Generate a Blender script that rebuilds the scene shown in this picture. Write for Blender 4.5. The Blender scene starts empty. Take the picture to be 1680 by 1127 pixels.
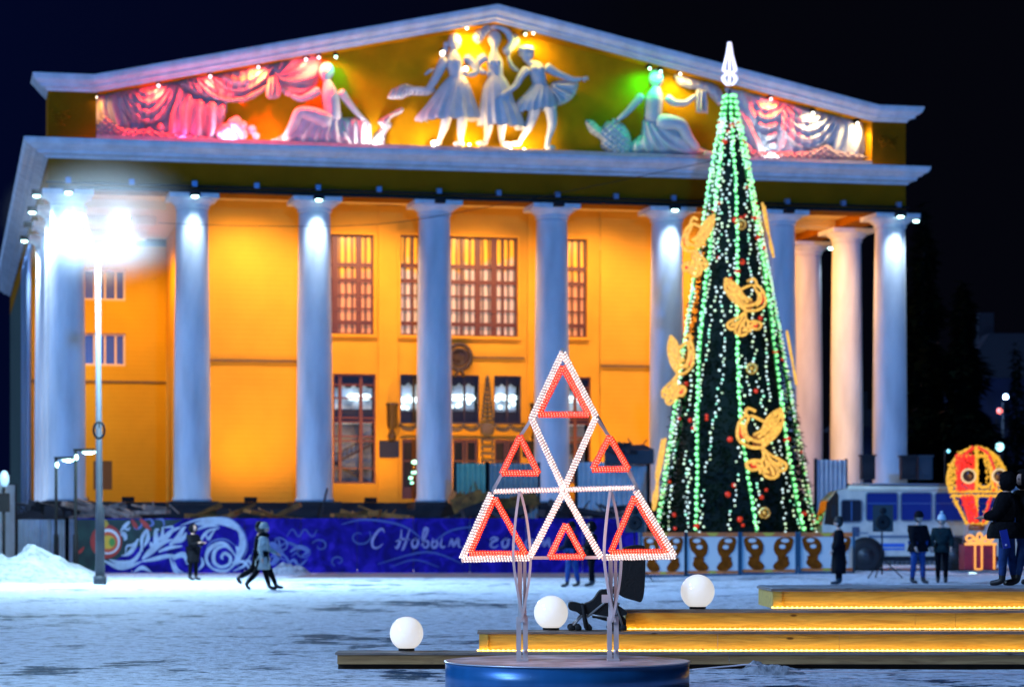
import bpy, bmesh, math, random
from mathutils import Vector, Matrix, noise
R = math.radians
rnd = random.Random(7)
sc = bpy.context.scene
C = sc.collection
# ---------------------------------------------------------------- camera
F = 4160.0            # focal length in photo pixels (photo 1680 wide)
HX, HY, EYE = 840.0, 873.0, 1.5
cd = bpy.data.cameras.new('camera'); cam = bpy.data.objects.new('camera', cd); C.objects.link(cam)
cam.location = (0, 0, EYE); cam.rotation_euler = (R(90), 0, 0)
cd.sensor_width = 36; cd.lens = F / 1680 * 36
cd.shift_y = (HY - 563.5) / 1680
cd.clip_start = 0.5; cd.clip_end = 2000
cd.dof.use_dof = True; cd.dof.focus_distance = 25.0; cd.dof.aperture_fstop = 2.3
sc.camera = cam
# ---------------------------------------------------------------- night sky
w = bpy.data.worlds.new('World'); sc.world = w; w.use_nodes = True
nt = w.node_tree; nt.nodes.clear()
wo = nt.nodes.new('ShaderNodeOutputWorld'); bg = nt.nodes.new('ShaderNodeBackground')
tc = nt.nodes.new('ShaderNodeTexCoord'); sx = nt.nodes.new('ShaderNodeSeparateXYZ')
mr = nt.nodes.new('ShaderNodeMapRange'); mr.inputs[1].default_value = -0.24; mr.inputs[2].default_value = 0.05
mx = nt.nodes.new('ShaderNodeMix'); mx.data_type = 'RGBA'
mx.inputs[6].default_value = (0.0006, 0.0022, 0.019, 1); mx.inputs[7].default_value = (0.0012, 0.0014, 0.0034, 1)
nt.links.new(tc.outputs['Generated'], sx.inputs[0]); nt.links.new(sx.outputs[0], mr.inputs[0])
nt.links.new(mr.outputs[0], mx.inputs[0]); nt.links.new(mx.outputs[2], bg.inputs[0]); nt.links.new(bg.outputs[0], wo.inputs[0])
bg.inputs[1].default_value = 1.0
# ---------------------------------------------------------------- broad cold fill, one sun lamp added in place of plaza lamps
sd = bpy.data.lights.new('plaza_fill', 'SUN'); so = bpy.data.objects.new('plaza_fill', sd); C.objects.link(so)
sd.energy = 2.7; sd.color = (0.27, 0.50, 1.0); sd.angle = R(12)
so.rotation_euler = Vector((0.95, 0.30, -0.85)).to_track_quat('-Z', 'Y').to_euler()
# unseen deep blue spot added behind the camera to tint the facade
fd = bpy.data.lights.new('added_blue_spot', 'SPOT'); fo = bpy.data.objects.new('added_blue_spot', fd); C.objects.link(fo)
fd.energy = 185000; fd.color = (0.0, 0.25, 1.0); fd.spot_size = R(27); fd.spot_blend = .35; fd.shadow_soft_size = .8
fo.location = (6, -6, 14); fo.rotation_euler = (Vector((1, 105, 13.5)) - Vector((6, -6, 14))).to_track_quat('-Z', 'Y').to_euler()
# ---------------------------------------------------------------- render look
sc.view_settings.view_transform = 'Standard'; sc.view_settings.look = 'None'
sc.view_settings.exposure = 0.0; sc.view_settings.gamma = 1.0
sc.cycles.use_denoising = True
sc.cycles.max_bounces = 6; sc.cycles.diffuse_bounces = 3; sc.cycles.glossy_bounces = 3
sc.cycles.transmission_bounces = 4; sc.cycles.volume_bounces = 0
sc.cycles.sample_clamp_indirect = 3.0; sc.cycles.sample_clamp_direct = 0
sc.cycles.use_light_tree = True; sc.cycles.caustics_reflective = False; sc.cycles.caustics_refractive = False

# ---------------------------------------------------------------- helpers
def W(px, py, d):
    return Vector(((px - HX) * d / F, d, EYE + (HY - py) * d / F))
def pm(d):
    return F / d                      # pixels per metre at depth d
_m = {}
def mat(name, col, rough=0.7, metal=0.0, emit=None, es=0.0, var=0.0, vs=3.0, bump=0.0, bs=20.0, sample=False, stretch=None, spec=0.5, col2=None):
    if name in _m: return _m[name]
    m = bpy.data.materials.new(name); m.use_nodes = True
    n = m.node_tree.nodes; l = m.node_tree.links
    b = n['Principled BSDF']
    b.inputs['Base Color'].default_value = (*col, 1); b.inputs['Roughness'].default_value = rough
    b.inputs['Metallic'].default_value = metal; b.inputs['Specular IOR Level'].default_value = spec
    if emit is not None:
        b.inputs['Emission Color'].default_value = (*emit, 1); b.inputs['Emission Strength'].default_value = es
    src = None
    if var > 0 or bump > 0 or col2:
        t = n.new('ShaderNodeTexCoord'); mp = n.new('ShaderNodeMapping')
        l.new(t.outputs['Object'], mp.inputs[0])
        if stretch: mp.inputs['Scale'].default_value = stretch
        src = mp.outputs[0]
    if var > 0 or col2:
        nz = n.new('ShaderNodeTexNoise'); nz.inputs['Scale'].default_value = vs; nz.inputs['Detail'].default_value = 6
        l.new(src, nz.inputs['Vector'])
        cr = n.new('ShaderNodeMapRange'); cr.inputs[1].default_value = .35; cr.inputs[2].default_value = .65
        l.new(nz.outputs[0], cr.inputs[0])
        k = n.new('ShaderNodeMix'); k.data_type = 'RGBA'
        c2 = col2 if col2 else tuple(c * (1 - var) for c in col)
        k.inputs[6].default_value = (*c2, 1); k.inputs[7].default_value = (*col, 1)
        l.new(cr.outputs[0], k.inputs[0]); l.new(k.outputs[2], b.inputs['Base Color'])
        if emit is not None:
            k2 = n.new('ShaderNodeMix'); k2.data_type = 'RGBA'; l.new(cr.outputs[0], k2.inputs[0]); k2.inputs[6].default_value = (*(c*(1-var) for c in emit), 1); k2.inputs[7].default_value = (*emit, 1); l.new(k2.outputs[2], b.inputs['Emission Color'])
    if bump > 0:
        nb = n.new('ShaderNodeTexNoise'); nb.inputs['Scale'].default_value = bs; nb.inputs['Detail'].default_value = 5
        l.new(src, nb.inputs['Vector'])
        bp = n.new('ShaderNodeBump'); bp.inputs['Strength'].default_value = bump; bp.inputs['Distance'].default_value = .05
        l.new(nb.outputs[0], bp.inputs['Height']); l.new(bp.outputs[0], b.inputs['Normal'])
    if emit is not None and not sample: m.cycles.emission_sampling = 'NONE'
    _m[name] = m; return m

def cr_pts(P, n=6, closed=False):
    P = [Vector(p) for p in P]; out = []; N = len(P)
    rng = range(N if closed else N - 1)
    for i in rng:
        if closed: p0, p1, p2, p3 = P[i-1], P[i], P[(i+1) % N], P[(i+2) % N]
        else: p0, p1, p2, p3 = P[max(i-1, 0)], P[i], P[i+1], P[min(i+2, N-1)]
        for k in range(n):
            t = k / n
            out.append(0.5*((2*p1)+(p2-p0)*t+(2*p0-5*p1+4*p2-p3)*t*t+(3*p1-p0-3*p2+p3)*t**3))
    if not closed: out.append(P[-1])
    return out

class MB:
    def __init__(s): s.v = []; s.f = []; s.mi = []; s.sm = []; s.cur = 0
    def add(s, vs, fs, smooth=False):
        o = len(s.v); s.v += [tuple(v) for v in vs]
        for f in fs: s.f.append(tuple(i + o for i in f)); s.mi.append(s.cur); s.sm.append(smooth)
    def box(s, a, b, M=None):
        x0, y0, z0 = a; x1, y1, z1 = b
        vs = [Vector(p) for p in ((x0,y0,z0),(x1,y0,z0),(x1,y1,z0),(x0,y1,z0),(x0,y0,z1),(x1,y0,z1),(x1,y1,z1),(x0,y1,z1))]
        if M is not None: vs = [M @ v for v in vs]
        s.add(vs, [(3,2,1,0),(4,5,6,7),(0,1,5,4),(1,2,6,5),(2,3,7,6),(3,0,4,7)])
    def tube(s, pts, r, n=8, closed=False, caps=True, flat=None):
        pts = [Vector(p) for p in pts]; N = len(pts)
        rs = r if isinstance(r, (list, tuple)) else [r]*N
        rings = []; up = None
        for i, p in enumerate(pts):
            if closed: t = pts[(i+1) % N] - pts[i-1]
            else: t = pts[min(i+1, N-1)] - pts[max(i-1, 0)]
            if t.length < 1e-9: t = Vector((0,0,1))
            t.normalize()
            if up is None:
                a = Vector((0,1,0)) if abs(t.y) < .9 else Vector((1,0,0))
                up = (a - t*a.dot(t)).normalized()
            else:
                up = up - t*up.dot(t)
                up = up.normalized() if up.length > 1e-6 else Vector((0,0,1))
            sd_ = t.cross(up)
            fx = flat if flat else 1.0
            rings.append([p + (up*math.cos(2*math.pi*k/n)*fx + sd_*math.sin(2*math.pi*k/n))*rs[i] for k in range(n)])
        vs = [v for rg in rings for v in rg]; fs = []
        for i in range(N if closed else N-1):
            j = (i+1) % N
            for k in range(n):
                fs.append((i*n+k, i*n+(k+1) % n, j*n+(k+1) % n, j*n+k))
        if caps and not closed:
            fs.append(tuple(range(n))[::-1]); fs.append(tuple((N-1)*n+k for k in range(n)))
        s.add(vs, fs, True)
    def bar(s, a, b, w, h=None):      # square bar between two points
        h = h or w; a = Vector(a); b = Vector(b); t = (b-a).normalized()
        u = Vector((0,1,0)) if abs(t.y) < .9 else Vector((1,0,0))
        u = (u - t*u.dot(t)).normalized(); q = t.cross(u)
        vs = [p + u*(i*h/2) + q*(j*w/2) for p in (a, b) for i, j in ((-1,-1),(1,-1),(1,1),(-1,1))]
        s.add(vs, [(0,1,2,3),(7,6,5,4),(0,4,5,1),(1,5,6,2),(2,6,7,3),(3,7,4,0)])
    def lathe(s, prof, n=24, M=None, sx=1, sy=1):
        vs = []; fs = []
        for r, z in prof:
            for k in range(n):
                a = 2*math.pi*k/n; v = Vector((r*sx*math.cos(a), r*sy*math.sin(a), z))
                vs.append(M @ v if M is not None else v)
        N = len(prof)
        for i in range(N-1):
            for k in range(n): fs.append((i*n+k, i*n+(k+1) % n, (i+1)*n+(k+1) % n, (i+1)*n+k))
        fs.append(tuple(range(n))[::-1]); fs.append(tuple((N-1)*n+k for k in range(n)))
        s.add(vs, fs, True)
    def ball(s, c, r, n=8, m=6, sx=1, sy=1, sz=1):
        c = Vector(c); vs = [c + Vector((0,0,-r*sz))]; fs = []
        for i in range(1, m):
            p = -math.pi/2 + math.pi*i/m
            for k in range(n):
                a = 2*math.pi*k/n
                vs.append(c + Vector((r*sx*math.cos(p)*math.cos(a), r*sy*math.cos(p)*math.sin(a), r*sz*math.sin(p))))
        vs.append(c + Vector((0,0,r*sz))); T = len(vs)-1
        for k in range(n): fs.append((0, 1+(k+1) % n, 1+k)); fs.append((T, T-n+k, T-n+(k+1) % n))
        for i in range(m-2):
            for k in range(n):
                fs.append((1+i*n+k, 1+i*n+(k+1) % n, 1+(i+1)*n+(k+1) % n, 1+(i+1)*n+k))
        s.add(vs, fs, True)
    def prism(s, pts, t):             # 3D outline (flat) extruded by vector t
        pts = [Vector(p) for p in pts]; t = Vector(t); n = len(pts)
        s.add(pts + [p + t for p in pts], [tuple(range(n)), tuple(range(2*n-1, n-1, -1))] + [(i, i+n, (i+1) % n+n, (i+1) % n) for i in range(n)])
    def obj(s, name, m, parent=None, loc=None, rot=None, fixn=False):
        me = bpy.data.meshes.new(name); me.from_pydata(s.v, [], s.f)
        ms = m if isinstance(m, (list, tuple)) else [m]
        for x in ms: me.materials.append(x)
        me.polygons.foreach_set('material_index', s.mi); me.polygons.foreach_set('use_smooth', s.sm)
        if fixn:
            b = bmesh.new(); b.from_mesh(me); bmesh.ops.recalc_face_normals(b, faces=b.faces); b.to_mesh(me); b.free()
        me.update()
        return link(name, me, parent, loc, rot)
def link(name, data, parent=None, loc=None, rot=None):
    o = bpy.data.objects.new(name, data); C.objects.link(o)
    if parent is not None: o.parent = parent
    if loc is not None: o.location = loc
    if rot is not None: o.rotation_euler = rot
    return o
def tag(o, label, cat, group=None, kind=None):
    o['label'] = label; o['category'] = cat
    if group: o['group'] = group
    if kind: o['kind'] = kind
    return o
def struct(o, kind='structure', label=None):
    o['kind'] = kind
    if label: o['label'] = label
    return o
def thing(name, label, cat, loc=(0,0,0), rz=0, group=None):
    return tag(link(name, None, None, loc, (0,0,rz)), label, cat, group)
def copy_tree(o, parent=None):
    c = o.copy(); C.objects.link(c)
    if parent is not None: c.parent = parent
    for ch in list(o.children): copy_tree(ch, c)
    return c
def lamp(name, kind, loc, col, energy, size=.1, parent=None, aim=None, spot=60, blend=.6):
    d = bpy.data.lights.new(name, kind); d.color = col; d.energy = energy
    if kind == 'AREA': d.size = size
    else: d.shadow_soft_size = size
    if kind == 'SPOT': d.spot_size = R(spot); d.spot_blend = blend
    o = link(name, d, parent, loc)
    if aim is not None: o.rotation_euler = Vector(aim).to_track_quat('-Z', 'Y').to_euler()
    return o
def skin_mesh(V, E, RR, sub=2, roots=(0,)):
    me = bpy.data.meshes.new('t'); me.from_pydata([tuple(v) for v in V], E, []); ob = bpy.data.objects.new('t', me); C.objects.link(ob)
    md = ob.modifiers.new('s', 'SKIN'); md.use_smooth_shade = True
    sv = me.skin_vertices[0].data
    for i, r in enumerate(RR):
        sv[i].radius = (r, r) if not isinstance(r, tuple) else r
        sv[i].use_root = i in roots
    s2 = ob.modifiers.new('b', 'SUBSURF'); s2.levels = sub; s2.render_levels = sub
    dg = bpy.context.evaluated_depsgraph_get(); dg.update()
    out = bpy.data.meshes.new_from_object(ob.evaluated_get(dg))
    bpy.data.objects.remove(ob); bpy.data.meshes.remove(me)
    return out
def mesh_to_mb(mb, me, M=None):
    vs = [M @ v.co if M is not None else v.co.copy() for v in me.vertices]
    mb.add(vs, [tuple(p.vertices) for p in me.polygons], True); bpy.data.meshes.remove(me)
def chain(mb, pts, rs, sub=2):
    V = [Vector(p) for p in pts]
    mesh_to_mb(mb, skin_mesh(V, [(i, i+1) for i in range(len(V)-1)], rs, sub))
def smooth01(a, b, x):
    t = max(0, min(1, (x-a)/(b-a))); return t*t*(3-2*t)
def gz(x, y):
    return 0.16*smooth01(2, 12, x)*smooth01(36, 55, y)
def wood_mat(name, c1, c2, gloss=.55):
    if name in _m: return _m[name]
    m = bpy.data.materials.new(name); m.use_nodes = True; n = m.node_tree.nodes; l = m.node_tree.links; b = n['Principled BSDF']
    t = n.new('ShaderNodeTexCoord'); mp = n.new('ShaderNodeMapping'); mp.inputs['Scale'].default_value = (.7, 6, 9)
    l.new(t.outputs['Object'], mp.inputs[0])
    nz = n.new('ShaderNodeTexNoise'); nz.inputs['Scale'].default_value = 2.2; nz.inputs['Detail'].default_value = 8; nz.inputs['Distortion'].default_value = 1.5
    l.new(mp.outputs[0], nz.inputs['Vector'])
    cr = n.new('ShaderNodeValToRGB'); cr.color_ramp.elements[0].position = .3; cr.color_ramp.elements[0].color = (*c2, 1)
    cr.color_ramp.elements[1].position = .62; cr.color_ramp.elements[1].color = (*c1, 1)
    l.new(nz.outputs[0], cr.inputs[0])
    # knots
    mp2 = n.new('ShaderNodeMapping'); mp2.inputs['Scale'].default_value = (1.1, 1, 3.2); l.new(t.outputs['Object'], mp2.inputs[0])
    vo = n.new('ShaderNodeTexVoronoi'); vo.inputs['Scale'].default_value = 1.7; l.new(mp2.outputs[0], vo.inputs['Vector'])
    mr_ = n.new('ShaderNodeMapRange'); mr_.inputs[1].default_value = .05; mr_.inputs[2].default_value = .10; l.new(vo.outputs['Distance'], mr_.inputs[0])
    k = n.new('ShaderNodeMix'); k.data_type = 'RGBA'; k.inputs[6].default_value = (c2[0]*.3, c2[1]*.25, c2[2]*.3, 1)
    l.new(mr_.outputs[0], k.inputs[0]); l.new(cr.outputs[0], k.inputs[7]); l.new(k.outputs[2], b.inputs['Base Color'])
    bp = n.new('ShaderNodeBump'); bp.inputs['Strength'].default_value = .25; bp.inputs['Distance'].default_value = .02
    l.new(nz.outputs[0], bp.inputs['Height']); l.new(bp.outputs[0], b.inputs['Normal'])
    b.inputs['Roughness'].default_value = gloss; _m[name] = m; return m
# ================================================================ ground
def snow_mat(name, dirt=1.0):
    m = bpy.data.materials.new(name); m.use_nodes = True; n = m.node_tree.nodes; l = m.node_tree.links; b = n['Principled BSDF']
    t = n.new('ShaderNodeTexCoord')
    n1 = n.new('ShaderNodeTexNoise'); n1.inputs['Scale'].default_value = .16; n1.inputs['Detail'].default_value = 9; n1.inputs['Roughness'].default_value = .68
    n2 = n.new('ShaderNodeTexNoise'); n2.inputs['Scale'].default_value = 4.5; n2.inputs['Detail'].default_value = 8; n2.inputs['Roughness'].default_value = .7
    for x in (n1, n2): l.new(t.outputs['Object'], x.inputs['Vector'])
    r1 = n.new('ShaderNodeValToRGB'); e = r1.color_ramp.elements
    e[0].position = .432; e[0].color = (.015, .07, .14, 1) if dirt > .5 else (.45, .5, .55, 1)
    e[1].position = .462; e[1].color = (.78, .84, .94, 1) if dirt > .5 else (.36, .39, .44, 1)
    n4 = n.new('ShaderNodeTexNoise'); n4.inputs['Scale'].default_value = 1.3; n4.inputs['Detail'].default_value = 10; n4.inputs['Roughness'].default_value = .72; l.new(t.outputs['Object'], n4.inputs['Vector'])
    mm = n.new('ShaderNodeMix'); mm.inputs[0].default_value = .52; l.new(n1.outputs[0], mm.inputs[2]); l.new(n4.outputs[0], mm.inputs[3]); l.new(mm.outputs[0], r1.inputs[0])
    r2 = n.new('ShaderNodeMapRange'); r2.inputs[1].default_value = .41; r2.inputs[2].default_value = .50; r2.inputs[3].default_value = .46 if dirt > .5 else .6; r2.inputs[4].default_value = 1
    l.new(n2.outputs[0], r2.inputs[0])
    k = n.new('ShaderNodeMix'); k.data_type = 'RGBA'; k.blend_type = 'MULTIPLY'; k.inputs[0].default_value = 1
    l.new(r1.outputs[0], k.inputs[6]); l.new(r2.outputs[0], k.inputs[7]); l.new(k.outputs[2], b.inputs['Base Color'])
    n3 = n.new('ShaderNodeTexNoise'); n3.inputs['Scale'].default_value = 7; n3.inputs['Detail'].default_value = 6
    l.new(t.outputs['Object'], n3.inputs['Vector'])
    ad = n.new('ShaderNodeMath'); ad.operation = 'ADD'; l.new(n3.outputs[0], ad.inputs[0]); l.new(n2.outputs[0], ad.inputs[1])
    bp = n.new('ShaderNodeBump'); bp.inputs['Strength'].default_value = .8; bp.inputs['Distance'].default_value = .06
    l.new(ad.outputs[0], bp.inputs['Height']); l.new(bp.outputs[0], b.inputs['Normal'])
    b.inputs['Roughness'].default_value = .7; b.inputs['Specular IOR Level'].default_value = .15; _m[name] = m; return m
SNOW = snow_mat('packed_snow'); HEAP = snow_mat('heaped_snow', 0)
g = MB(); xs = [-400,-150,-60,-40,-30,-24,-20,-16,-13,-10,-8,-6,-4,-2,0,1,2,3,4,5,6,7,8,9,10,11,12,14,17,20,25,35,60,150,400]
ys = [-20,0,8,12,15,18,20,22,24,26,28,30,32,34,36,38,40,42,44,46,48,50,52,54,56,60,65,70,75,80,85,90,100,120,160,250,500,900]
g.add([(x, y, gz(x, y) + (.012*noise.noise(Vector((x*.5, y*.5, 0))) if abs(x) < 30 and y < 60 else 0)) for y in ys for x in xs],
      [(j*len(xs)+i, j*len(xs)+i+1, (j+1)*len(xs)+i+1, (j+1)*len(xs)+i) for j in range(len(ys)-1) for i in range(len(xs)-1)], True)
struct(g.obj('ground', SNOW))
# trodden strip before the banner fence, its shade painted into the darker colour
g = MB(); g.add([(-7.5, 84, .006), (4.2, 84, .026), (4.6, 92.4, .035), (-7.0, 92.4, .006)], [(0,1,2,3)])
struct(g.obj('path', mat('trodden_shaded_snow', (.30, .24, .25), var=.4, vs=.8, bump=.6, bs=4)))
# thrown-up snow: heap by the left, ridge along the platform
def heap(name, cx, cy, rx, ry, h, seed, label, n=44):
    mb = MB(); vs = []; fs = []
    for j in range(n+1):
        for i in range(n+1):
            u = i/n*2-1; v = j/n*2-1; r = math.hypot(u, v)
            k = max(0, 1-r**1.7)
            nz = noise.fractal(Vector((u*2.2+seed, v*2.2, seed)), 1.0, 2.0, 5)
            z = h*k*(.8+.45*nz) if k > 0 else 0
            vs.append((cx+u*rx, cy+v*ry, z-.02 + gz(cx, cy)))
    for j in range(n):
        for i in range(n): fs.append((j*(n+1)+i, j*(n+1)+i+1, (j+1)*(n+1)+i+1, (j+1)*(n+1)+i))
    mb.add(vs, fs, True); o = mb.obj(name, HEAP); return tag(o, label, 'snow pile')
heap('snow_pile', -15.4, 80, 2.6, 4.0, 1.12, 3.1, 'lumpy grey-white snow pile heaped in front of the corrugated metal fence')
heap('snow_pile', -13.5, 76.5, 1.5, 2.0, .4, 8.4, 'lower spill of snow around the foot of the twin-headed street lamp')
heap('snow_pile', -7.9, 89.5, .9, .9, .5, 5.2, 'tiny snow mound at the foot of the painted blue fence')
heap('snow_pile', 2.7, 26.85, .45, .22, .17, 1.7, 'small pointed snow ridge against the bottom step board')
# ================================================================ theatre
TH = math.atan(0.2235); CT, ST = math.cos(TH), math.sin(TH)
BX0, BY0 = (110-840)*102/F, 102.0
BM = Matrix.Translation((BX0, BY0, 0)) @ Matrix.Rotation(TH, 4, 'Z')
def BU(px, v):
    a = (px-HX)/F
    return (a*(BY0+CT*v) - BX0 + ST*v)/(CT - a*ST)
def BZ(px, py, v):
    u = BU(px, v); return EYE + (HY-py)*(BY0+ST*u+CT*v)/F
def L(px, py, v): return Vector((BU(px, v), v, BZ(px, py, v)))
WHITE = mat('white_stucco', (.78, .79, .80), .75, var=.22, vs=1.1, bump=.25, bs=6, stretch=(1.6,1.6,.35), spec=.15)
OCHRE = mat('ochre_frieze_paint', (.30, .105, .003), .9, spec=.03, var=.25, vs=.5, bump=.2, bs=6)
TYMP = mat('golden_tympanum_paint', (.78, .33, .005), .9, spec=.03, var=.3, vs=.6, bump=.25, bs=5)
DARK = mat('dark_stone', (.025, .022, .025), .8, var=.5, vs=2, bump=.5, bs=5)
BLACK = mat('black_metal', (.010, .010, .011), .7, spec=.2)
BROWN = mat('brown_window_wood', (.13, .035, .008), .5)
GLASSD = mat('dark_window_glass', (.02, .022, .035), .12)
def siding_mat(name, col, pitch=.21, strength=.25):
    m = bpy.data.materials.new(name); m.use_nodes = True; n = m.node_tree.nodes; l = m.node_tree.links; b = n['Principled BSDF']
    t = n.new('ShaderNodeTexCoord'); sp = n.new('ShaderNodeSeparateXYZ'); l.new(t.outputs['Object'], sp.inputs[0])
    md = n.new('ShaderNodeMath'); md.operation = 'DIVIDE'; md.inputs[1].default_value = pitch; l.new(sp.outputs[2], md.inputs[0])
    fr = n.new('ShaderNodeMath'); fr.operation = 'FRACT'; l.new(md.outputs[0], fr.inputs[0])
    lt = n.new('ShaderNodeMapRange'); lt.inputs[1].default_value = .0; lt.inputs[2].default_value = .1; l.new(fr.outputs[0], lt.inputs[0])
    nz = n.new('ShaderNodeTexNoise'); nz.inputs['Scale'].default_value = .8; nz.inputs['Detail'].default_value = 8; l.new(t.outputs['Object'], nz.inputs['Vector'])
    mr_ = n.new('ShaderNodeMapRange'); mr_.inputs[1].default_value = .35; mr_.inputs[2].default_value = .6; mr_.inputs[3].default_value = .93; l.new(nz.outputs[0], mr_.inputs[0])
    mul = n.new('ShaderNodeMath'); mul.operation = 'MULTIPLY'; l.new(mr_.outputs[0], mul.inputs[0])
    m2 = n.new('ShaderNodeMapRange'); m2.inputs[3].default_value = .90; l.new(lt.outputs[0], m2.inputs[0]); l.new(m2.outputs[0], mul.inputs[1])
    k = n.new('ShaderNodeMix'); k.data_type = 'RGBA'; k.blend_type = 'MULTIPLY'; k.inputs[0].default_value = 1; k.inputs[6].default_value = (*col, 1)
    l.new(mul.outputs[0], k.inputs[7]); l.new(k.outputs[2], b.inputs['Base Color'])
    bp = n.new('ShaderNodeBump'); bp.inputs['Strength'].default_value = strength; bp.inputs['Distance'].default_value = .03
    l.new(lt.outputs[0], bp.inputs['Height']); l.new(bp.outputs[0], b.inputs['Normal']); b.inputs['Roughness'].default_value = .85; b.inputs['Specular IOR Level'].default_value = .05
    return m
WALL = siding_mat('yellow_coursed_wall', (.74, .345, .03))
WALLP = mat('yellow_plain_wall', (.74, .345, .03), .85, spec=.05, var=.12, vs=.6, bump=.15, bs=4)
CEIL = mat('portico_ceiling_paint', (.75, .52, .2), .8)

theatre = thing('theatre', 'yellow theatre with white columns and a sculpted pediment lit at night', 'theatre', (BX0, BY0, 0), TH)
def tp(mb, name, m, parent=theatre, label=None):
    o = mb.obj(name, m, parent)
    if label: o['label'] = label
    return o
UR = BU(1460, 0)               # axis of the right corner column
NC = 8; US = [UR*i/7 for i in range(8)]
EL, ER = -.78, UR+.42          # entablature ends
ZB, ZT = 2.75, 15.2
VB = 60                        # how far the building runs back
# ---- columns
def column_mesh():
    mb = MB(); mb.lathe([(.80,ZB),(.80,ZB+.12),(.745,ZB+.2),(.74,ZB+2),(.735,ZB+4),(.71,ZB+7),(.67,ZB+10),(.645,14.45),(.645,14.6)], 32)
    cp = MB(); cp.lathe([(.645,14.6),(.70,14.62),(.70,14.68),(.67,14.7),(.74,14.78),(.92,14.93),(.96,14.98)], 32); cp.box((-1.0,-1.0,14.98),(1.0,1.0,15.17))
    pl = MB(); pl.box((-.98,-.98,1.6),(.98,.98,ZB))
    return mb, cp, pl
mb, cp, pl = column_mesh()
col0 = tp(mb, 'column', WHITE); c1 = cp.obj('capital', WHITE, col0); c2 = pl.obj('plinth', DARK, col0)
col0.location = (US[0], 0, 0)
spots = [(US[i], 0) for i in range(1, 8)] + [(0, 5.4*k) for k in (1,2,3)] + [(UR, 5.4*k) for k in (1,2,3)]
for (u, v) in spots:
    c = copy_tree(col0, theatre); c.location = (u, v, 0)
# ---- stylobate, ceiling, entablature
m = MB(); m.box((-1.6,-1.4,-.3),(UR+1.6,VB,2.0)); m.box((-1.25,-1.1,2.0),(UR+1.25,VB,2.45))
m.box((-1.0,1.2,2.45),(UR+1.0,VB,2.74)); tp(m, 'base', DARK)
m = MB(); m.box((.7,.7,15.55),(UR-.7,19,15.9)); 
for k in (1,2,3): m.box((.7,5.4*k-.45,15.2),(4.4,5.4*k+.45,15.549)); m.box((UR-4.4,5.4*k-.45,15.2),(UR-.7,5.4*k+.45,15.549))
tp(m, 'portico_ceiling', CEIL)
m = MB(); m.box((EL,-.78,ZT),(ER,.7,16.45)); m.box((EL,.7,ZT),(.7,VB,16.45)); m.box((UR-.7,.7,ZT),(ER,VB,16.45)); m.box((.7,.7,15.9),(UR-.7,VB,16.45))
tp(m, 'frieze', OCHRE)
# ---- cornice: one profile swept round three sides
def sweep_cornice(prof, zoff=0):
    mb = MB(); path = []
    rings = []
    for (cu, cv, du, dv) in ((EL, VB, -1, 0), (EL, -.78, -1, -1), (ER, -.78, 1, -1), (ER, VB, 1, 0)):
        rings.append([(cu+du*p*(1 if du < 0 else .8), cv+dv*p, z+zoff) for p, z in prof])
    vs = [v for r in rings for v in r]; n = len(prof)
    fs = [(i*n+k, i*n+(k+1) % n, (i+1)*n+(k+1) % n, (i+1)*n+k) for i in range(3) for k in range(n)]
    mb.add(vs, fs + [tuple(range(n)), tuple(range(3*n, 4*n))]); return mb
m = sweep_cornice([(-.3,16.40),(.03,16.40),(.10,16.42),(.14,16.50),(.42,16.56),(.46,16.68),(.62,16.72),(.70,16.80),(.86,16.86),(.95,16.99),(.97,17.10),(-.3,17.16)])
o = m.obj('cornice', WHITE, theatre, fixn=True)
# ---- attic block ends, tympanum, raking cornice
z1 = 19.08; UA = 1.12; UB = UR-1.12; UC = BU(812, -.8); ZA = 22.62
m = MB(); m.box((EL,-.78,17.16),(UA,1.4,z1)); tp(m, 'attic_block', OCHRE)
m = MB(); m.box((UB,-.78,17.16),(ER,1.4,z1)); tp(m, 'attic_block', OCHRE)
m = MB(); m.add([(UA,.1,17.16),(UB,.1,17.16),(UB,.1,z1),(UC,.1,ZA+.02),(UA,.1,z1)], [(0,1,2,3,4)])
tp(m, 'tympanum', TYMP)
m = MB(); m.add([(UA+.002,-.77,17.2),(UA+.002,.1,17.2),(UA+.002,.1,z1),(UA+.002,-.77,z1)], [(0,1,2,3)]); m.add([(UB-.002,-.77,17.2),(UB-.002,.1,17.2),(UB-.002,.1,z1),(UB-.002,-.77,z1)], [(0,1,2,3)])
# soffits under the rake, painted like the tympanum
m.add([(UA,-.78,z1-.003),(UC,-.78,ZA-.003),(UC,.1,ZA-.003),(UA,.1,z1-.003)], [(0,1,2,3)]); m.add([(UB,-.78,z1-.003),(UC,-.78,ZA-.003),(UC,.1,ZA-.003),(UB,.1,z1-.003)], [(3,2,1,0)])
tp(m, 'tympanum_reveal', TYMP)
m = MB(); m.box((UA,-.80,17.14),(UB,.1,17.40)); tp(m, 'ledge', mat('pale_ledge', (.6,.5,.47), .7, var=.2, bump=.3))
rk = [(.0,.0),(.06,.02),(.10,.10),(.30,.15),(.34,.26),(.44,.30),(.55,.40),(.60,.52),(.62,.62)]
mb = MB(); st = [(EL, z1, -1),(UA-.1, z1, 0),(UC, ZA, 0),(UB+.1, z1, 0),(ER, z1, 1)]
vs = []; n = len(rk)+2
for (u, z, d) in st:
    for p, h in rk: vs.append((u+d*p, -.78-p, z+h))
    vs.append((u+d*.62, 1.4, z+.66)); vs.append((u, 1.4, z))
fs = [(i*n+k, i*n+(k+1) % n, (i+1)*n+(k+1) % n, (i+1)*n+k) for i in range(4) for k in range(n)]
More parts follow.
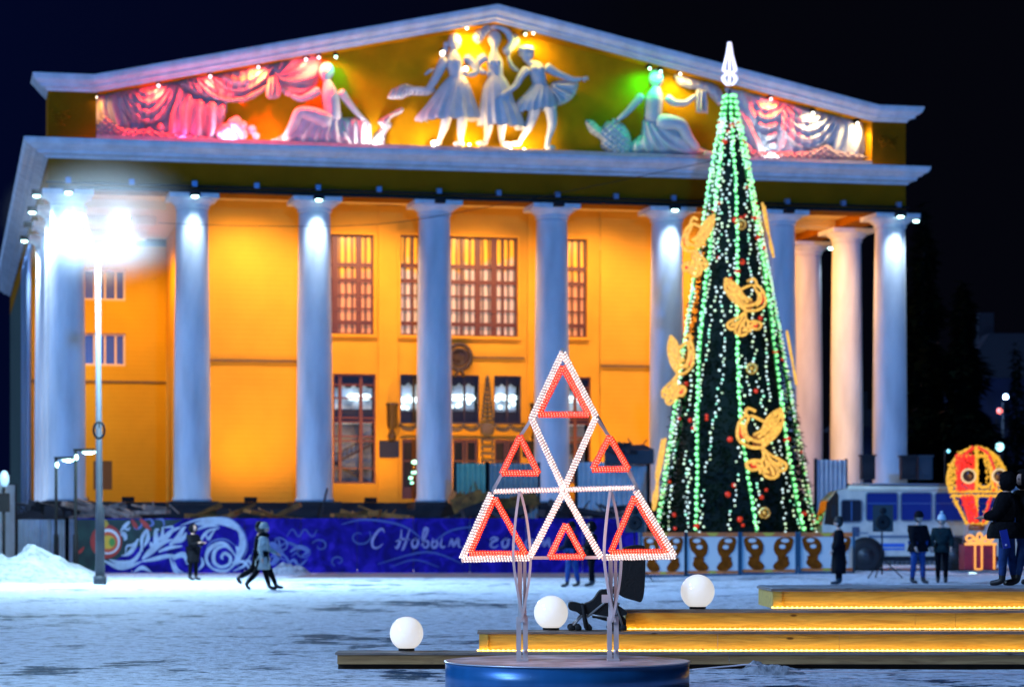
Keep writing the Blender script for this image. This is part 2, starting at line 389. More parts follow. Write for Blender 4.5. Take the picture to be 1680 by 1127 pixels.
# side returns on both ends
mb.add(vs, fs)
mb.add([vs[k] for k in range(n)], [tuple(range(n))]); mb.add([vs[4*n+k] for k in range(n)], [tuple(range(n))])
mb.obj('raking_cornice', WHITE, theatre, fixn=True)
# relief scrollwork on the attic blocks
for px0, py0 in ((100, 190), (1458, 232)):
    m = MB()
    for q in range(5):
        p = [L(px0+rnd.uniform(-14, 14)+5*math.cos(a+q)*(1-a/9), py0+rnd.uniform(-2, 2)+8*math.sin(a+q)*(1-a/9)-6+q*4, -.79) for a in [x*.8 for x in range(6)]]
        m.tube(cr_pts(p, 3), .035, 5)
    tp(m, 'scroll_relief', OCHRE)
# ---- pipe rail with clips under the frieze
m = MB(); m.tube([(EL-.1,-1.02,15.42),(ER+.1,-1.02,15.42)], .05, 6)
m.box((EL,-.95,15.19),(ER,-.785,15.33))
pr = tp(m, 'lighting_rail', BLACK)
for i in range(15):
    m = MB(); u = US[0]+UR*i/14; m.box((u-.1,-1.12,15.4),(u+.1,-.9,15.62)); m.obj('clip', mat('blue_grey_metal', (.2,.26,.4), .4, .3), pr)
# ---- walls
def wall(mb, u0, u1, z0, z1, v, holes, rev=.3):
    us = sorted({u0, u1, *[h[0] for h in holes], *[h[1] for h in holes]}); zs = sorted({z0, z1, *[h[2] for h in holes], *[h[3] for h in holes]})
    for i in range(len(us)-1):
        for j in range(len(zs)-1):
            a, b, c, d = us[i], us[i+1], zs[j], zs[j+1]
            if any(h[0] <= a+1e-6 and h[1] >= b-1e-6 and h[2] <= c+1e-6 and h[3] >= d-1e-6 for h in holes): continue
            mb.add([(a,v,c),(b,v,c),(b,v,d),(a,v,d)], [(0,1,2,3)])
    for a, b, c, d in holes:
        mb.add([(a,v,c),(a,v+rev,c),(a,v+rev,d),(a,v,d)], [(3,2,1,0)]); mb.add([(b,v,c),(b,v+rev,c),(b,v+rev,d),(b,v,d)], [(0,1,2,3)])
        mb.add([(a,v,c),(b,v,c),(b,v+rev,c),(a,v+rev,c)], [(0,1,2,3)]); mb.add([(a,v,d),(b,v,d),(b,v+rev,d),(a,v+rev,d)], [(3,2,1,0)])
WV = 4.0
def hole(p0, p1, y0, y1, v=WV):
    pc = (p0+p1)/2
    return (BU(p0, v), BU(p1, v), BZ(pc, y1, v), BZ(pc, y0, v))
UCL = UC
wA = hole(542, 613, 385, 548); wB = hole(657, 850, 388, 551); wC = hole(893, 963, 392, 553)
lA = hole(547, 617, 613, 793); lC = hole(897, 970, 618, 793)
b1 = hole(657, 703, 614, 694); b2 = hole(740, 787, 615, 694); b3 = hole(811, 856, 616, 695)
d1 = hole(660, 705, 720, 818); d2 = hole(744, 786, 720, 818); d3 = hole(812, 856, 721, 818)
cu0, cu1 = BU(322, WV), BU(1190, WV)
mL, mR = BU(530, WV), BU(985, WV)
m = MB(); wall(m, cu0, mL, 2.74, 15.56, WV, []); m.add([(cu0,WV,2.74),(cu0,19,2.74),(cu0,19,15.56),(cu0,WV,15.56)], [(3,2,1,0)]); tp(m, 'portico_wall', WALL)
m = MB(); wall(m, mR, cu1, 2.74, 15.56, WV, []); m.add([(cu1,WV,2.74),(cu1,19,2.74),(cu1,19,15.56),(cu1,WV,15.56)], [(0,1,2,3)])
tp(m, 'portico_wall', WALL)
m = MB(); wall(m, mL, mR, 2.74, 15.56, WV+.06, [wA, wB, wC, lA, lC, b1, b2, b3, d1, d2, d3], .35)
tp(m, 'centre_wall', WALLP)
# flat pilaster strips and raised frames on the centre wall
m = MB()
for p0, p1 in ((621, 653), (866, 892)):
    m.box((BU(p0,WV), WV-.02, 2.74), (BU(p1,WV), WV+.059, 15.5))
for h in (wA, wB, wC):
    a, b, c, d = h; t = .12
    m.box((a-t,WV-.06,c-t),(b+t,WV+.058,c)); m.box((a-t,WV-.06,d),(b+t,WV+.058,d+t)); m.box((a-t,WV-.06,c),(a,WV+.058,d)); m.box((b,WV-.06,c),(b+t,WV+.058,d))
tp(m, 'wall_strip', WALLP)
m = MB(); zs_ = BZ(420, 592, WV)
m.box((cu0,WV-.09,zs_-.05),(mL-.01,WV-.004,zs_+.05)); m.box((mR+.01,WV-.09,zs_-.05),(cu1,WV-.004,zs_+.05)); 
z2_ = BZ(820, 587, WV); m.box((BU(765,WV),WV-.03,z2_-.04),(BU(860,WV),WV+.058,z2_+.04))
tp(m, 'string_course', mat('brown_moulding', (.16,.08,.02), .7))
# wing wall far back, and side walls
v9 = 19
wl1 = hole(136, 206, 442, 493, v9); wl2 = hole(136, 206, 547, 600, v9); wl3 = hole(153, 184, 756, 803, v9)
WING = siding_mat('yellow_wing_wall', (.62,.33,.02), .22, .25); m = MB(); wall(m, EL, cu0, 2.3, 15.2, v9, [wl1, wl2, wl3], .25); tp(m, 'wing_wall', WING)
m = MB(); wall(m, cu1, ER, 2.3, 15.2, v9, [], .25); tp(m, 'wing_wall', WING)
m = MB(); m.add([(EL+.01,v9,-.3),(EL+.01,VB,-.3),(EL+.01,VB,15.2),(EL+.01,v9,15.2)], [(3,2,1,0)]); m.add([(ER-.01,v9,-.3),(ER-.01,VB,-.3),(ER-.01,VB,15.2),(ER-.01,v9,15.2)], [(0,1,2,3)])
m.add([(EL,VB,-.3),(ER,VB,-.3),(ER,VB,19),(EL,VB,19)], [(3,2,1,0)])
tp(m, 'side_wall', mat('unlit_green_wall', (.03,.055,.035), .8, var=.4, vs=.5))  # dark base colour puts the unlit side's shade into the wall paint
zz = BZ(170, 626, v9); m = MB(); m.box((EL,v9-.06,zz-.05),(cu0,v9-.003,zz+.05)); tp(m, 'string_course', _m['brown_moulding'])
# roof body
m = MB(); m.add([(4,1.2,z1-.4),(UC,1.2,ZA+.3),(UC,VB,ZA+.3),(4,VB,z1-.4)], [(0,1,2,3)]); m.add([(UR-4,1.2,z1-.4),(UC,1.2,ZA+.3),(UC,VB,ZA+.3),(UR-4,VB,z1-.4)], [(3,2,1,0)]); m.add([(1,1.3,17.1),(UR-1,1.3,17.1),(UR-4,1.3,z1-.4),(UC,1.3,ZA+.3),(4,1.3,z1-.4)], [(0,1,2,3,4)])
tp(m, 'roof', mat('roof_sheet', (.05,.06,.08), .5, .3))
# ---- windows
LIT = mat('warm_lit_curtain', (.5,.25,.05), .8, emit=(1.0,.42,.045), es=.42, var=.5, vs=5)
def curtain_mat(name, top, low, s, zc, zs):
    m = bpy.data.materials.new(name); m.use_nodes = True; n = m.node_tree.nodes; l = m.node_tree.links; b = n['Principled BSDF']
    t = n.new('ShaderNodeTexCoord'); sp = n.new('ShaderNodeSeparateXYZ'); l.new(t.outputs['Object'], sp.inputs[0])
    wv = n.new('ShaderNodeTexWave'); wv.inputs['Scale'].default_value = 1.1; wv.inputs['Distortion'].default_value = 1.0; l.new(t.outputs['Object'], wv.inputs[0])
    nz = n.new('ShaderNodeTexNoise'); nz.inputs['Scale'].default_value = 2.4; nz.inputs['Detail'].default_value = 6; l.new(t.outputs['Object'], nz.inputs['Vector'])
    a = n.new('ShaderNodeMath'); a.operation = 'MULTIPLY_ADD'; a.inputs[1].default_value = 2.2; l.new(nz.outputs[0], a.inputs[0]); l.new(sp.outputs[2], a.inputs[2])
    r = n.new('ShaderNodeMapRange'); r.inputs[1].default_value = zc; r.inputs[2].default_value = zc+zs; l.new(a.outputs[0], r.inputs[0])
    k = n.new('ShaderNodeMix'); k.data_type = 'RGBA'; k.inputs[6].default_value = (*low, 1); k.inputs[7].default_value = (*top, 1); l.new(r.outputs[0], k.inputs[0])
    k2 = n.new('ShaderNodeMix'); k2.data_type = 'RGBA'; k2.blend_type = 'MULTIPLY'; k2.inputs[0].default_value = .85; l.new(k.outputs[2], k2.inputs[6]); l.new(wv.outputs[0], k2.inputs[7])
    l.new(k2.outputs[2], b.inputs['Emission Color']); l.new(k2.outputs[2], b.inputs['Base Color']); b.inputs['Emission Strength'].default_value = s
    b.inputs['Roughness'].default_value = .3; m.cycles.emission_sampling = 'NONE'; return m
CUR = curtain_mat('patterned_lit_curtain', (1, .42, .02), (.62, .40, .26), .85, 13.9, .5)
CURA = curtain_mat('amber_lit_curtain', (1, .42, .02), (.7, .26, .09), .8, 13.4, .8)
def window(h, vm, hm, pane, v=WV+.06, fw=.07, fmat=BROWN, thick=(), label=None):
    a, b, c, d = h; m = MB(); y0, y1 = v+.12, v+.22
    e = .002
    m.box((a+e,y0,c+e),(a+fw,y1,d-e)); m.box((b-fw,y0,c+e),(b-e,y1,d-e)); m.box((a+fw,y0+.001,c+e),(b-fw,y1,c+fw)); m.box((a+fw,y0+.001,d-fw),(b-fw,y1,d-e))
    for f in vm:
        x = a+(b-a)*f; t = .12 if f in thick else .045; m.box((x-t,y0-.03 if t > .1 else y0+.01,c+fw),(x+t,y1,d-fw))
    for f in hm:
        z = c+(d-c)*f; t = .085 if f in thick else .04; m.box((a+fw,y0+.02,z-t),(b-fw,y1-.01,z+t))
    o = tp(m, 'window', fmat, label=label)
    p = MB(); p.add([(a,y1+.03,c),(b,y1+.03,c),(b,y1+.03,d),(a,y1+.03,d)], [(0,1,2,3)]); p.obj('pane', pane, o)
    return o
HM = [.12, .26, .40, .545, .70]
window(wA, [.12, .67], HM, CURA, thick=(.12,.67,.12,.545,.70))
window(wB, [.11,.24,.37,.52,.66,.80,.88], HM, CUR, thick=(.37,.66,.80,.12,.545,.70))
window(wC, [.2,.52,.85], HM, CURA, thick=(.52,.12,.545,.70))
# lower windows: dark room with bright lamp reflections / white lit hall behind
HALL = mat('bright_hall', (.6,.65,.7), .5, emit=(.42,.56,.66), es=.55, var=.6, vs=1.4, col2=(.08,.10,.14))
def lower(h, label=None):
    a, b, c, d = h; v = WV+.06
    m = MB(); y0, y1 = v+.12, v+.2; m.box((a,y0,c),(a+.07,y1,d)); m.box((b-.07,y0,c),(b,y1,d)); m.box((a+.07,y0,c),(b-.07,y1,c+.08)); m.box((a+.07,y0,d-.08),(b-.07,y1,d))
    x = (a+b)/2; m.box((x-.05,y0,c+.08),(x+.05,y1,d-.08))
    for f in (.28,.55): m.box((a+.07,y0+.02,c+(d-c)*f-.02),(b-.07,y1,c+(d-c)*f+.02))
    o = tp(m, 'window', mat('dark_bronze', (.03,.02,.02), .4), label=label)
    p = MB(); p.add([(a,y1+.9,c),(b,y1+.9,c),(b,y1+.9,d),(a,y1+.9,d)], [(0,1,2,3)]); p.obj('lit_hall', HALL, o)
    p = MB(); p.box((a,y1+.02,c+.08),(b,y1+.08,c+(d-c)*.26)); p.obj('sill_panel', mat('near_black', (.008,.008,.012), .5), o)
    # scalloped blind
    vs = [(a,y1+.1,d)]; N = 12
    vs = [(a+(b-a)*i/N, y1+.1, d) for i in range(N+1)] + [(a+(b-a)*i/N, y1+.1, d-(d-c)*(.16+.07*abs(math.sin(math.pi*i/4)))) for i in range(N+1)]
    p = MB(); p.add(vs, [(i, i+1, N+2+i, N+1+i) for i in range(N)]); p.obj('blind', _m['near_black'], o)
    L_ = MB()
    zc = c+(d-c)*rnd.uniform(.5,.58)
    for q in range(6): L_.ball((a+(b-a)*(q+.7)/6.4, y1+.8, zc+rnd.uniform(-.05,.05)), .13, 8, 6, 1.3)
    for q in range(4): L_.ball((a+(b-a)*rnd.uniform(.1,.9), y1+.7, zc-.35+rnd.uniform(-.1,.1)), .09, 8, 6)
    L_.obj('chandelier', mat('chandelier_light', (1,1,1), .5, emit=(.75,.95,1), es=3), o)
for h in (b1, b2, b3): lower(h)
def tall(h):
    a, b, c, d = h; v = WV+.06; y0, y1 = v+.12, v+.2; m = MB()
    m.box((a,y0,c),(a+.08,y1,d)); m.box((b-.08,y0,c),(b,y1,d)); m.box((a+.08,y0,c),(b-.08,y1,c+.08)); m.box((a+.08,y0,d-.08),(b-.08,y1,d))
    for f in (.17,.66): m.box((a+(b-a)*f-.07,y0-.02,c+.08),(a+(b-a)*f+.07,y1,d-.08))
    for f in (.14,.39,.43,.56,.6,.78,.9): m.box((a+.08,y0+.015,c+(d-c)*f-.035),(b-.08,y1-.01,c+(d-c)*f+.035))
    o = tp(m, 'window', BROWN)
    p = MB(); p.add([(a,y1+.9,c+(d-c)*.55),(b,y1+.9,c+(d-c)*.55),(b,y1+.9,d),(a,y1+.9,d)], [(0,1,2,3)]); p.obj('lit_hall', HALL, o)
    p = MB(); p.add([(a,y1+.95,c),(b,y1+.95,c),(b,y1+.95,c+(d-c)*.55),(a,y1+.95,c+(d-c)*.55)], [(0,1,2,3)])
    p.obj('dim_hall', mat('dim_hall', (.2,.2,.2), .6, emit=(.10,.10,.11), es=.8, var=.9, vs=.9), o)
    N = 12
    vs = [(a+(b-a)*i/N, y1+.1, d) for i in range(N+1)] + [(a+(b-a)*i/N, y1+.1, d-(d-c)*(.10+.03*abs(math.sin(math.pi*i/3)))) for i in range(N+1)]
    p = MB(); p.add(vs, [(i, i+1, N+2+i, N+1+i) for i in range(N)]); p.obj('blind', _m['near_black'], o)
    p = MB(); p.box((a,y1+.02,c+(d-c)*.56),(b,y1+.07,c+(d-c)*.68)); p.obj('sill_panel', _m['near_black'], o)
    s = MB(); s.bar((a+.1,y1+.6,c+(d-c)*.18),(b-.1,y1+.6,c+(d-c)*.36),.1); s.bar((a+.1,y1+.6,c+(d-c)*.26),(b-.1,y1+.6,c+(d-c)*.44),.05)
    for q in range(9): x = a+.15+(b-a-.3)*q/8; s.bar((x,y1+.6,c+(d-c)*(.18+.18*q/8)),(x,y1+.6,c+(d-c)*(.26+.18*q/8)),.035)
    s.bar((a+.1,y1+.6,c+(d-c)*.20),(b-.2,y1+.6,c+(d-c)*.02),.1)
    s.obj('staircase', mat('stair_brown', (.04,.02,.015), .5), o)
    L_ = MB()
    for q in range(4): L_.ball((a+(b-a)*(.5+.12*q), y1+.7, c+(d-c)*.80), .14, 8, 6, 1.4)
    L_.obj('chandelier', _m['chandelier_light'], o)
tall(lA); tall(lC)
# wing windows
for h in (wl1, wl2):
    window(h, [.27,.52,.77], [], mat('blue_grey_pane', (.04,.05,.13), .15, emit=(.02,.02,.06), es=.8), v=v9, fw=.10, fmat=mat('cream_frame', (.75,.55,.35), .6), thick=())
a, b, c, d = wl3; m = MB(); m.box((a,v9+.02,c),(b,v9+.12,d)); tp(m, 'shutter', mat('brown_shutter', (.10,.055,.012), .7))
# doors
for h in (d1, d2, d3):
    a, b, c, d = h; v = WV+.06; x = (a+b)/2
    m = MB(); y0 = v+.2
    for x0, x1 in ((a+.01, x-.02), (x+.02, b-.01)):
        m.box((x0,y0,c+.01),(x0+.1,y0+.08,d-.02)); m.box((x1-.1,y0,c+.01),(x1,y0+.08,d-.02)); m.box((x0+.1,y0+.01,c+.01),(x1-.1,y0+.08,c+.5)); m.box((x0+.1,y0+.01,d-.14),(x1-.1,y0+.08,d-.02)); m.box((x0+.1,y0+.01,c+1.6),(x1-.1,y0+.08,c+1.68))
    o = tp(m, 'door', mat('door_wood', (.10,.035,.012), .5))
    p = MB(); p.add([(a,y0+.1,c),(b,y0+.1,c),(b,y0+.1,d),(a,y0+.1,d)], [(0,1,2,3)]); p.obj('pane', GLASSD, o)
    k = MB(); k.tube([(x-.06,y0-.05,c+.9),(x-.06,y0-.05,c+1.4)], .02, 6); k.obj('handle', mat('brass', (.6,.4,.1), .3, .9), o)
# green door sign lights seen through the left door
m = MB()
for i, (px, py) in enumerate(((680,758),(679,775),(674,784),(676,792))): m.ball(L(px, py, WV+.28), .09-.012*i, 8, 6, 1.5)
tp(m, 'door_light', mat('green_white_light', (1,1,1), .5, emit=(.25,1,.7), es=3))
# garland frieze between windows and doors, ornament strip, pier
m = MB(); zf = BZ(755, 704, WV)
GA = mat('ornament_dark', (.10,.07,.05), .6, var=.4)
def arc(u, w, z, n=10): return [(u + w*math.cos(math.pi+math.pi*i/n), WV-.03, z+.55*w*math.sin(math.pi+math.pi*i/n)*1.1) for i in range(n+1)]
for k in range(8):
    u = BU(670, WV)+k*(BU(856,WV)-BU(660,WV))/7.6; m.tube(arc(u, .30, zf+.12), .06, 6); m.tube(arc(u, .2, zf+.14), .035, 6); m.ball((u-.36,WV-.04,zf+.14), .09, 8, 6)
m.tube([(BU(657,WV),WV-.02,zf+.24),(BU(860,WV),WV-.02,zf+.24)], .035, 6); m.tube([(BU(657,WV),WV-.02,zf-.38),(BU(860,WV),WV-.02,zf-.38)], .03, 6)
m.ball((BU(799,WV),WV-.05,zf-.02), .32, 12, 8, 1, .3); m.obj('garland_frieze', GA, theatre)
m = MB(); u = BU(799.5, WV); z0 = BZ(799,690,WV); z9 = BZ(799,626,WV)
m.tube([(u,WV-.03,z0),(u,WV-.03,z9)], [.05, .02], 6)
for k in range(9):
    z = z0+(z9-z0)*k/9; w_ = .26*(1-k/11)
    for s in (-1, 1): m.tube(cr_pts([(u,WV-.04,z),(u+s*w_,WV-.05,z+.04),(u+s*w_*.8,WV-.04,z+.17)], 4), .045, 5)
m.ball((u,WV-.04,z9+.1), .09, 8, 6, 1, 1, 2)
for k in range(7):
    z = BZ(799,722,WV)-k*.3
    for s in (-1, 1): m.tube(cr_pts([(u,WV-.04,z),(u+s*.24,WV-.05,z+.02),(u+s*.2,WV-.04,z-.16)], 4), .05, 5)
m.obj('leaf_ornament', GA, theatre)
# round emblem over the door
e = L(753, 586, WV); m = MB(); RT = Matrix.Translation(e + Vector((0,-.02,0))) @ Matrix.Rotation(R(90), 4, 'X')
m.lathe([(.40,-.05),(.40,.12),(.34,.16),(.30,.10),(.0,.08)], 28, RT)
for k in range(26):
    a = 2*math.pi*k/26; m.ball(e + Vector((.5*math.cos(a), -.12, .54*math.sin(a))), .11, 8, 6, 1, .6, 1)
for k in range(5):
    a = math.pi/2 + 2*math.pi*k/5; m.tube([e + Vector((0,-.2,0)), e + Vector((.2*math.cos(a),-.2,.2*math.sin(a)))], [.05,.01], 5)
for s in (-1, 1): m.tube([e + Vector((s*.05,-.15,-.55)), e + Vector((s*.22,-.12,-.85))], .07, 6)
m.obj('emblem', mat('dark_brown_emblem', (.05,.022,.012), .5, var=.4), theatre)
# lanterns and plaques
for px, lab in ((641, None), (876, None)):
    b = L(px, 704, WV); m = MB(); m.lathe([(.10,-.35),(.14,-.3),(.1,-.22),(.06,-.18),(.16,-.1),(.22,0),(.24,.85),(.28,.9),(.28,.98),(.2,1.0)], 14, Matrix.Translation(b + Vector((0,-.35,.12)))); m.ball(b + Vector((0,-.3,-.35)), .2, 10, 8); m.box((b.x-.05,WV-.3,b.z-.1),(b.x+.05,WV-.03,b.z))
    o = tp(m, 'wall_lantern', mat('bronze', (.06,.035,.02), .4, .5))
    q = MB(); q.lathe([(.18,.05),(.2,.8)], 14, Matrix.Translation(b + Vector((0,-.35,.15)))); q = None
    k = L(px-3, 737, WV); m = MB(); m.box((k.x-.43,WV-.06,k.z-.36),(k.x+.43,WV-.025,k.z+.36)); m.box((k.x-.4,WV-.066,k.z-.33),(k.x+.4,WV-.06,k.z+.33)); tp(m, 'plaque', _m['near_black'])
# downpipes on the dark side
for px, v in ((33, 17.5), (12, 26), (20, 22.2)):
    u = EL-.18; m = MB(); m.tube([(u+.15,v,15.3),(u,v,14.5),(u,v,1.0)], .11, 8); tp(m, 'downpipe', mat('steel_blue_pipe', (.25,.35,.5), .35, .4))
# ---- floodlights fixed under the frieze above the columns
FB = mat('floodlight_lens', (1,1,1), .4, emit=(.8,.95,1), es=14)
FG = mat('floodlight_lens_cyan', (1,1,1), .4, emit=(.55,1,.95), es=14)
def flood(u, v, du, dv, e, name='floodlight', on=True, size=.12):
    m = MB(); p = Vector((u+du, v+dv, 15.02)); m.box((p.x-.2,p.y-.2,15.0),(p.x+.2,p.y+.2,15.22)); o = tp(m, name, BLACK)
    if on:
        q = MB(); q.ball((p.x,p.y,14.98), .11, 8, 6, 1.3, 1, .6); q.obj('lens', FG, o)
        lamp('floodlight_beam', 'SPOT', (p.x, p.y, 14.85), (.62, .82, 1), e, .22, theatre, (-du*.05, -dv*.05, -1), 95, 1.0)
    return o
for i, e in enumerate((2300, 3800, 5200, 0, 0, 4600, 0, 4200)):
    flood(US[i], 0, 0, -1.27, e*.22, on=e > 0)
for k in (0, 1, 3): flood(0, 5.4*k, -1.2, 0, 3600)
flood(UR, 0, 1.2, 0, 1500); flood(UR, 10.8, 1.2, 0, 500); flood(0, 10.8, -1.2, 0, 0, on=False)
# ---- warm lamps of the portico (fixed to the ceiling, behind the frieze beam)
WARM = (1.0, .60, .34)
for i in range(7):
    u = (US[i]+US[i+1])/2
    m = MB(); m.box((u-.3,.72,15.36),(u+.3,1.1,15.54)); o = tp(m, 'ceiling_lamp', BLACK)
    q = MB(); q.box((u-.25,.74,15.33),(u+.25,1.05,15.358)); q.obj('lens', mat('warm_lens', (1,.8,.5), .4, emit=(1,.6,.25), es=6), o)
    e = (300, 1150, 1050, 900, 950, 950, 900)[i]
    lamp('ceiling_lamp_light', 'SPOT', (u, .85, 15.22), WARM, e*2.6, .3, theatre, (0, .42, -1), 136, .9)
    m = MB(); m.box((u-.25,.9,2.745),(u+.25,1.2,2.95)); o = tp(m, 'added_floor_lamp', BLACK)  # added uplight, hidden from view, to brighten the lower wall
    lamp('added_floor_light', 'SPOT', (u, 1.1, 3.05), (1, .52, .06), e*1.0, .3, theatre, (0, .5, 1), 150, 1.0)
for v, e in ((8, 500), (14, 400)):
    lamp('ceiling_lamp_light', 'SPOT', (3.2, v, 15.1), (1, .55, .1), e*5.5, .2, theatre, (.1, .35, -1), 140, .8)
for v, e in ((3, 700), (8, 650), (13, 450)):
    lamp('ceiling_lamp_light', 'SPOT', (UR-4, v, 14.6), (1, .42, .07), e*1.5, .2, theatre, (.5, -.05, -.45), 160, .8)
# ================================================================ pediment sculpture
PLAST = mat('plaster', (.80, .76, .70), .7, var=.15, vs=2.5, bump=.3, bs=9)
def at_b(mb, name, m, base, label=None, cat=None, group=None, parent=None):
    """mesh given in theatre coordinates -> object standing at base (theatre coordinates)"""
    base = Vector(base); mb.v = [tuple(Vector(v) - base) for v in mb.v]
    if parent is not None: return mb.obj(name, m, parent)
    o = mb.obj(name, m, None, BM @ base, (0, 0, TH))
    return tag(o, label, cat, group)
def in_poly(x, y, P):
    c = False; n = len(P); j = n-1
    for i in range(n):
        if (P[i][1] > y) != (P[j][1] > y) and x < (P[j][0]-P[i][0])*(y-P[i][1])/(P[j][1]-P[i][1])+P[i][0]: c = not c
        j = i
    return c
def pdist(x, y, P):
    d = 1e9; n = len(P)
    for i in range(n):
        ax, ay = P[i]; bx, by = P[(i+1) % n]; dx, dy = bx-ax, by-ay; q = dx*dx+dy*dy
        t = max(0, min(1, ((x-ax)*dx+(y-ay)*dy)/q)) if q else 0
        d = min(d, math.hypot(x-ax-t*dx, y-ay-t*dy))
    return d
def relief(mb, P, v, depth, fold, k=5.0, step=1.8, ss=True):
    """bulging surface inside an outline, folds pressed into it"""
    P = [tuple(p) for p in (cr_pts([(a, b, 0) for a, b in P], 3, True) if ss else P)]; P = [(p[0], p[1]) for p in P]
    x0 = min(p[0] for p in P)-step; x1 = max(p[0] for p in P)+step; y0 = min(p[1] for p in P)-step; y1 = max(p[1] for p in P)+step
    nx = int((x1-x0)/step)+1; ny = int((y1-y0)/step)+1; idx = {}; vs = []; fs = []
    def vert(i, j):
        if (i, j) in idx: return idx[(i, j)]
        x = x0+i*step; y = y0+j*step; d = pdist(x, y, P) if in_poly(x, y, P) else 0
        dd = depth*(1-math.exp(-d/k)) if d > 0 else 0
        f = fold(x, y)*min(1, d/3)
        idx[(i, j)] = len(vs); vs.append(L(x, y, v - dd - f)); return idx[(i, j)]
    for i in range(nx):
        for j in range(ny):
            if in_poly(x0+(i+.5)*step, y0+(j+.5)*step, P):
                fs.append((vert(i, j), vert(i, j+1), vert(i+1, j+1), vert(i+1, j)))
    mb.add(vs, fs, True)
def skirt(mb, secs, v, nf=14, amp=.07, n=56, phase=0):
    """cloth tube: secs = (px, py, half width px, tilt px, depth m, fold strength); tilt raises the right edge"""
    vs = []; fs = []
    sec2 = cr_pts([(s[0], s[1], s[2]) for s in secs], 4); sec3 = cr_pts([(s[3], s[4], s[5]) for s in secs], 4)
    for a, b in zip(sec2, sec3):
        for k in range(n):
            t = 2*math.pi*k/n; fr = 1 + amp*b.z*math.sin(nf*t+phase+.6*math.sin(3*t)); c, s = math.cos(t), math.sin(t)
            px = a.x + a.z*c*fr; py = a.y - b.x*c + 2.2*b.z*abs(math.sin(nf*t/2+phase/2))
            p = L(px, py, v); p.y += s*b.y*fr; vs.append(p)
    N = len(sec2)
    for i in range(N-1):
        for k in range(n): fs.append((i*n+k, (i+1)*n+k, (i+1)*n+(k+1) % n, i*n+(k+1) % n))
    mb.add(vs, fs, True)
def limb(mb, pts, v):
    """pts: (px, py, dv, radius m)"""
    chain(mb, [L(p[0], p[1], v+p[2]) for p in pts], [p[3]*1.22 for p in pts])
def head(mb, px, py, v, r=.30, face=1, hair=True, look=0, tilt=0):
    c = L(px, py, v); n_, m_ = 16, 12; vs = []; fs = []
    q = MB(); q.ball((0,0,0), r, n_, m_, .80, .95, 1.18)
    out = []
    ca, sa = math.cos(look), math.sin(look)
    for p in q.v:
        x, y, z = p
        if y < 0 and z < 0: x *= 1+.25*z/r                       # chin narrows
        if abs(x) < r*.16 and y < -r*.7 and -r*.35 < z < r*.12: y -= r*.16   # nose
        if abs(abs(x)-r*.35) < r*.15 and y < -r*.5 and abs(z-r*.12) < r*.16: y += r*.10   # eye sockets
        out.append((c.x + x*ca - y*sa, c.y + x*sa + y*ca, c.z + z))
    mb.add(out, q.f, True)
    if hair:
        h = MB(); h.ball((0,0,0), r*1.12, 14, 8, .84, .95, 1.05)
        vs = [(c.x + x*ca - (y+r*.22)*sa, c.y + x*sa + (y+r*.22)*ca, c.z + z + r*.2) for x, y, z in h.v]
        mb.add(vs, h.f, True)
        mb.ball((c.x - (r*.9)*-sa, c.y + r*.9*ca, c.z + r*.15), r*.42, 8, 6)
def hand(mb, px, py, v, dx, dy, s=.11):
    """palm with five fingers pointing along (dx,dy) px direction"""
    o = L(px, py, v); t = Vector((dx, 0, -dy)).normalized(); q = Vector((t.z, 0, -t.x))
    mb.ball(o + t*s*.7, s*.75, 8, 6, 1, .55, 1)
    for k in range(4): a = o + t*s*1.2 + q*(k-1.5)*s*.38; mb.tube([a, a+t*s*1.0+Vector((0,-.02,0)), a+t*s*(1.6+.15*(1-abs(k-1.5)))+Vector((0,.02,0))], [s*.2,s*.17,s*.12], 6)
    a = o + q*s*.7 + t*s*.4; mb.tube([a, a+q*s*.5+t*s*.5, a+q*s*.6+t*s*1.0], [s*.22,s*.2,s*.14], 6)
def foot(mb, px, py, v, dx):
    a = L(px, py, v); mb.ball(a + Vector((.12*dx, -.08, 0)), .17, 10, 6, 1.5, .9, .7)
ZP = lambda X, Y: (620+X/4.667, 20+Y/4.667)
VS = -.30
def P5(X, Y, dv, r): x, y = ZP(X, Y); return (x, y, dv, r)
def dancer_body(mb, hd, neck, chest, waist, hip, armL, armR, legL, legR, look=0):
    limb(mb, [P5(*hip, 0, .34), P5(*waist, 0, .24), P5(*chest, -.02, .34), P5(chest[0], (chest[1]+neck[1])/2-8, 0, .22), P5(neck[0], neck[1]+6, 0, .12), P5(hd[0], hd[1]+20, 0, .12)], VS)
    for s in (-1, 1): mb.ball(L(*ZP(chest[0]+s*26, chest[1]-4), VS-.28), .15, 8, 6)
    x, y = ZP(*hd); head(mb, x, y, VS, .30, look=look)
    for a in (armL, armR):
        limb(mb, [P5(p[0], p[1], p[2], p[3]) for p in a], VS)
        p, q = a[-1], a[-2]; x, y = ZP(p[0], p[1]); hand(mb, x, y, VS+p[2], p[0]-q[0], p[1]-q[1])
    for l_ in (legL, legR):
        limb(mb, [P5(p[0], p[1], p[2], p[3]) for p in l_], VS)
        p = l_[-1]; x, y = ZP(p[0], p[1]); foot(mb, x, y, VS+p[2], l_[-1][4] if len(l_[-1]) > 4 else -1)
G3 = 'plaster dancers in the middle of the pediment'
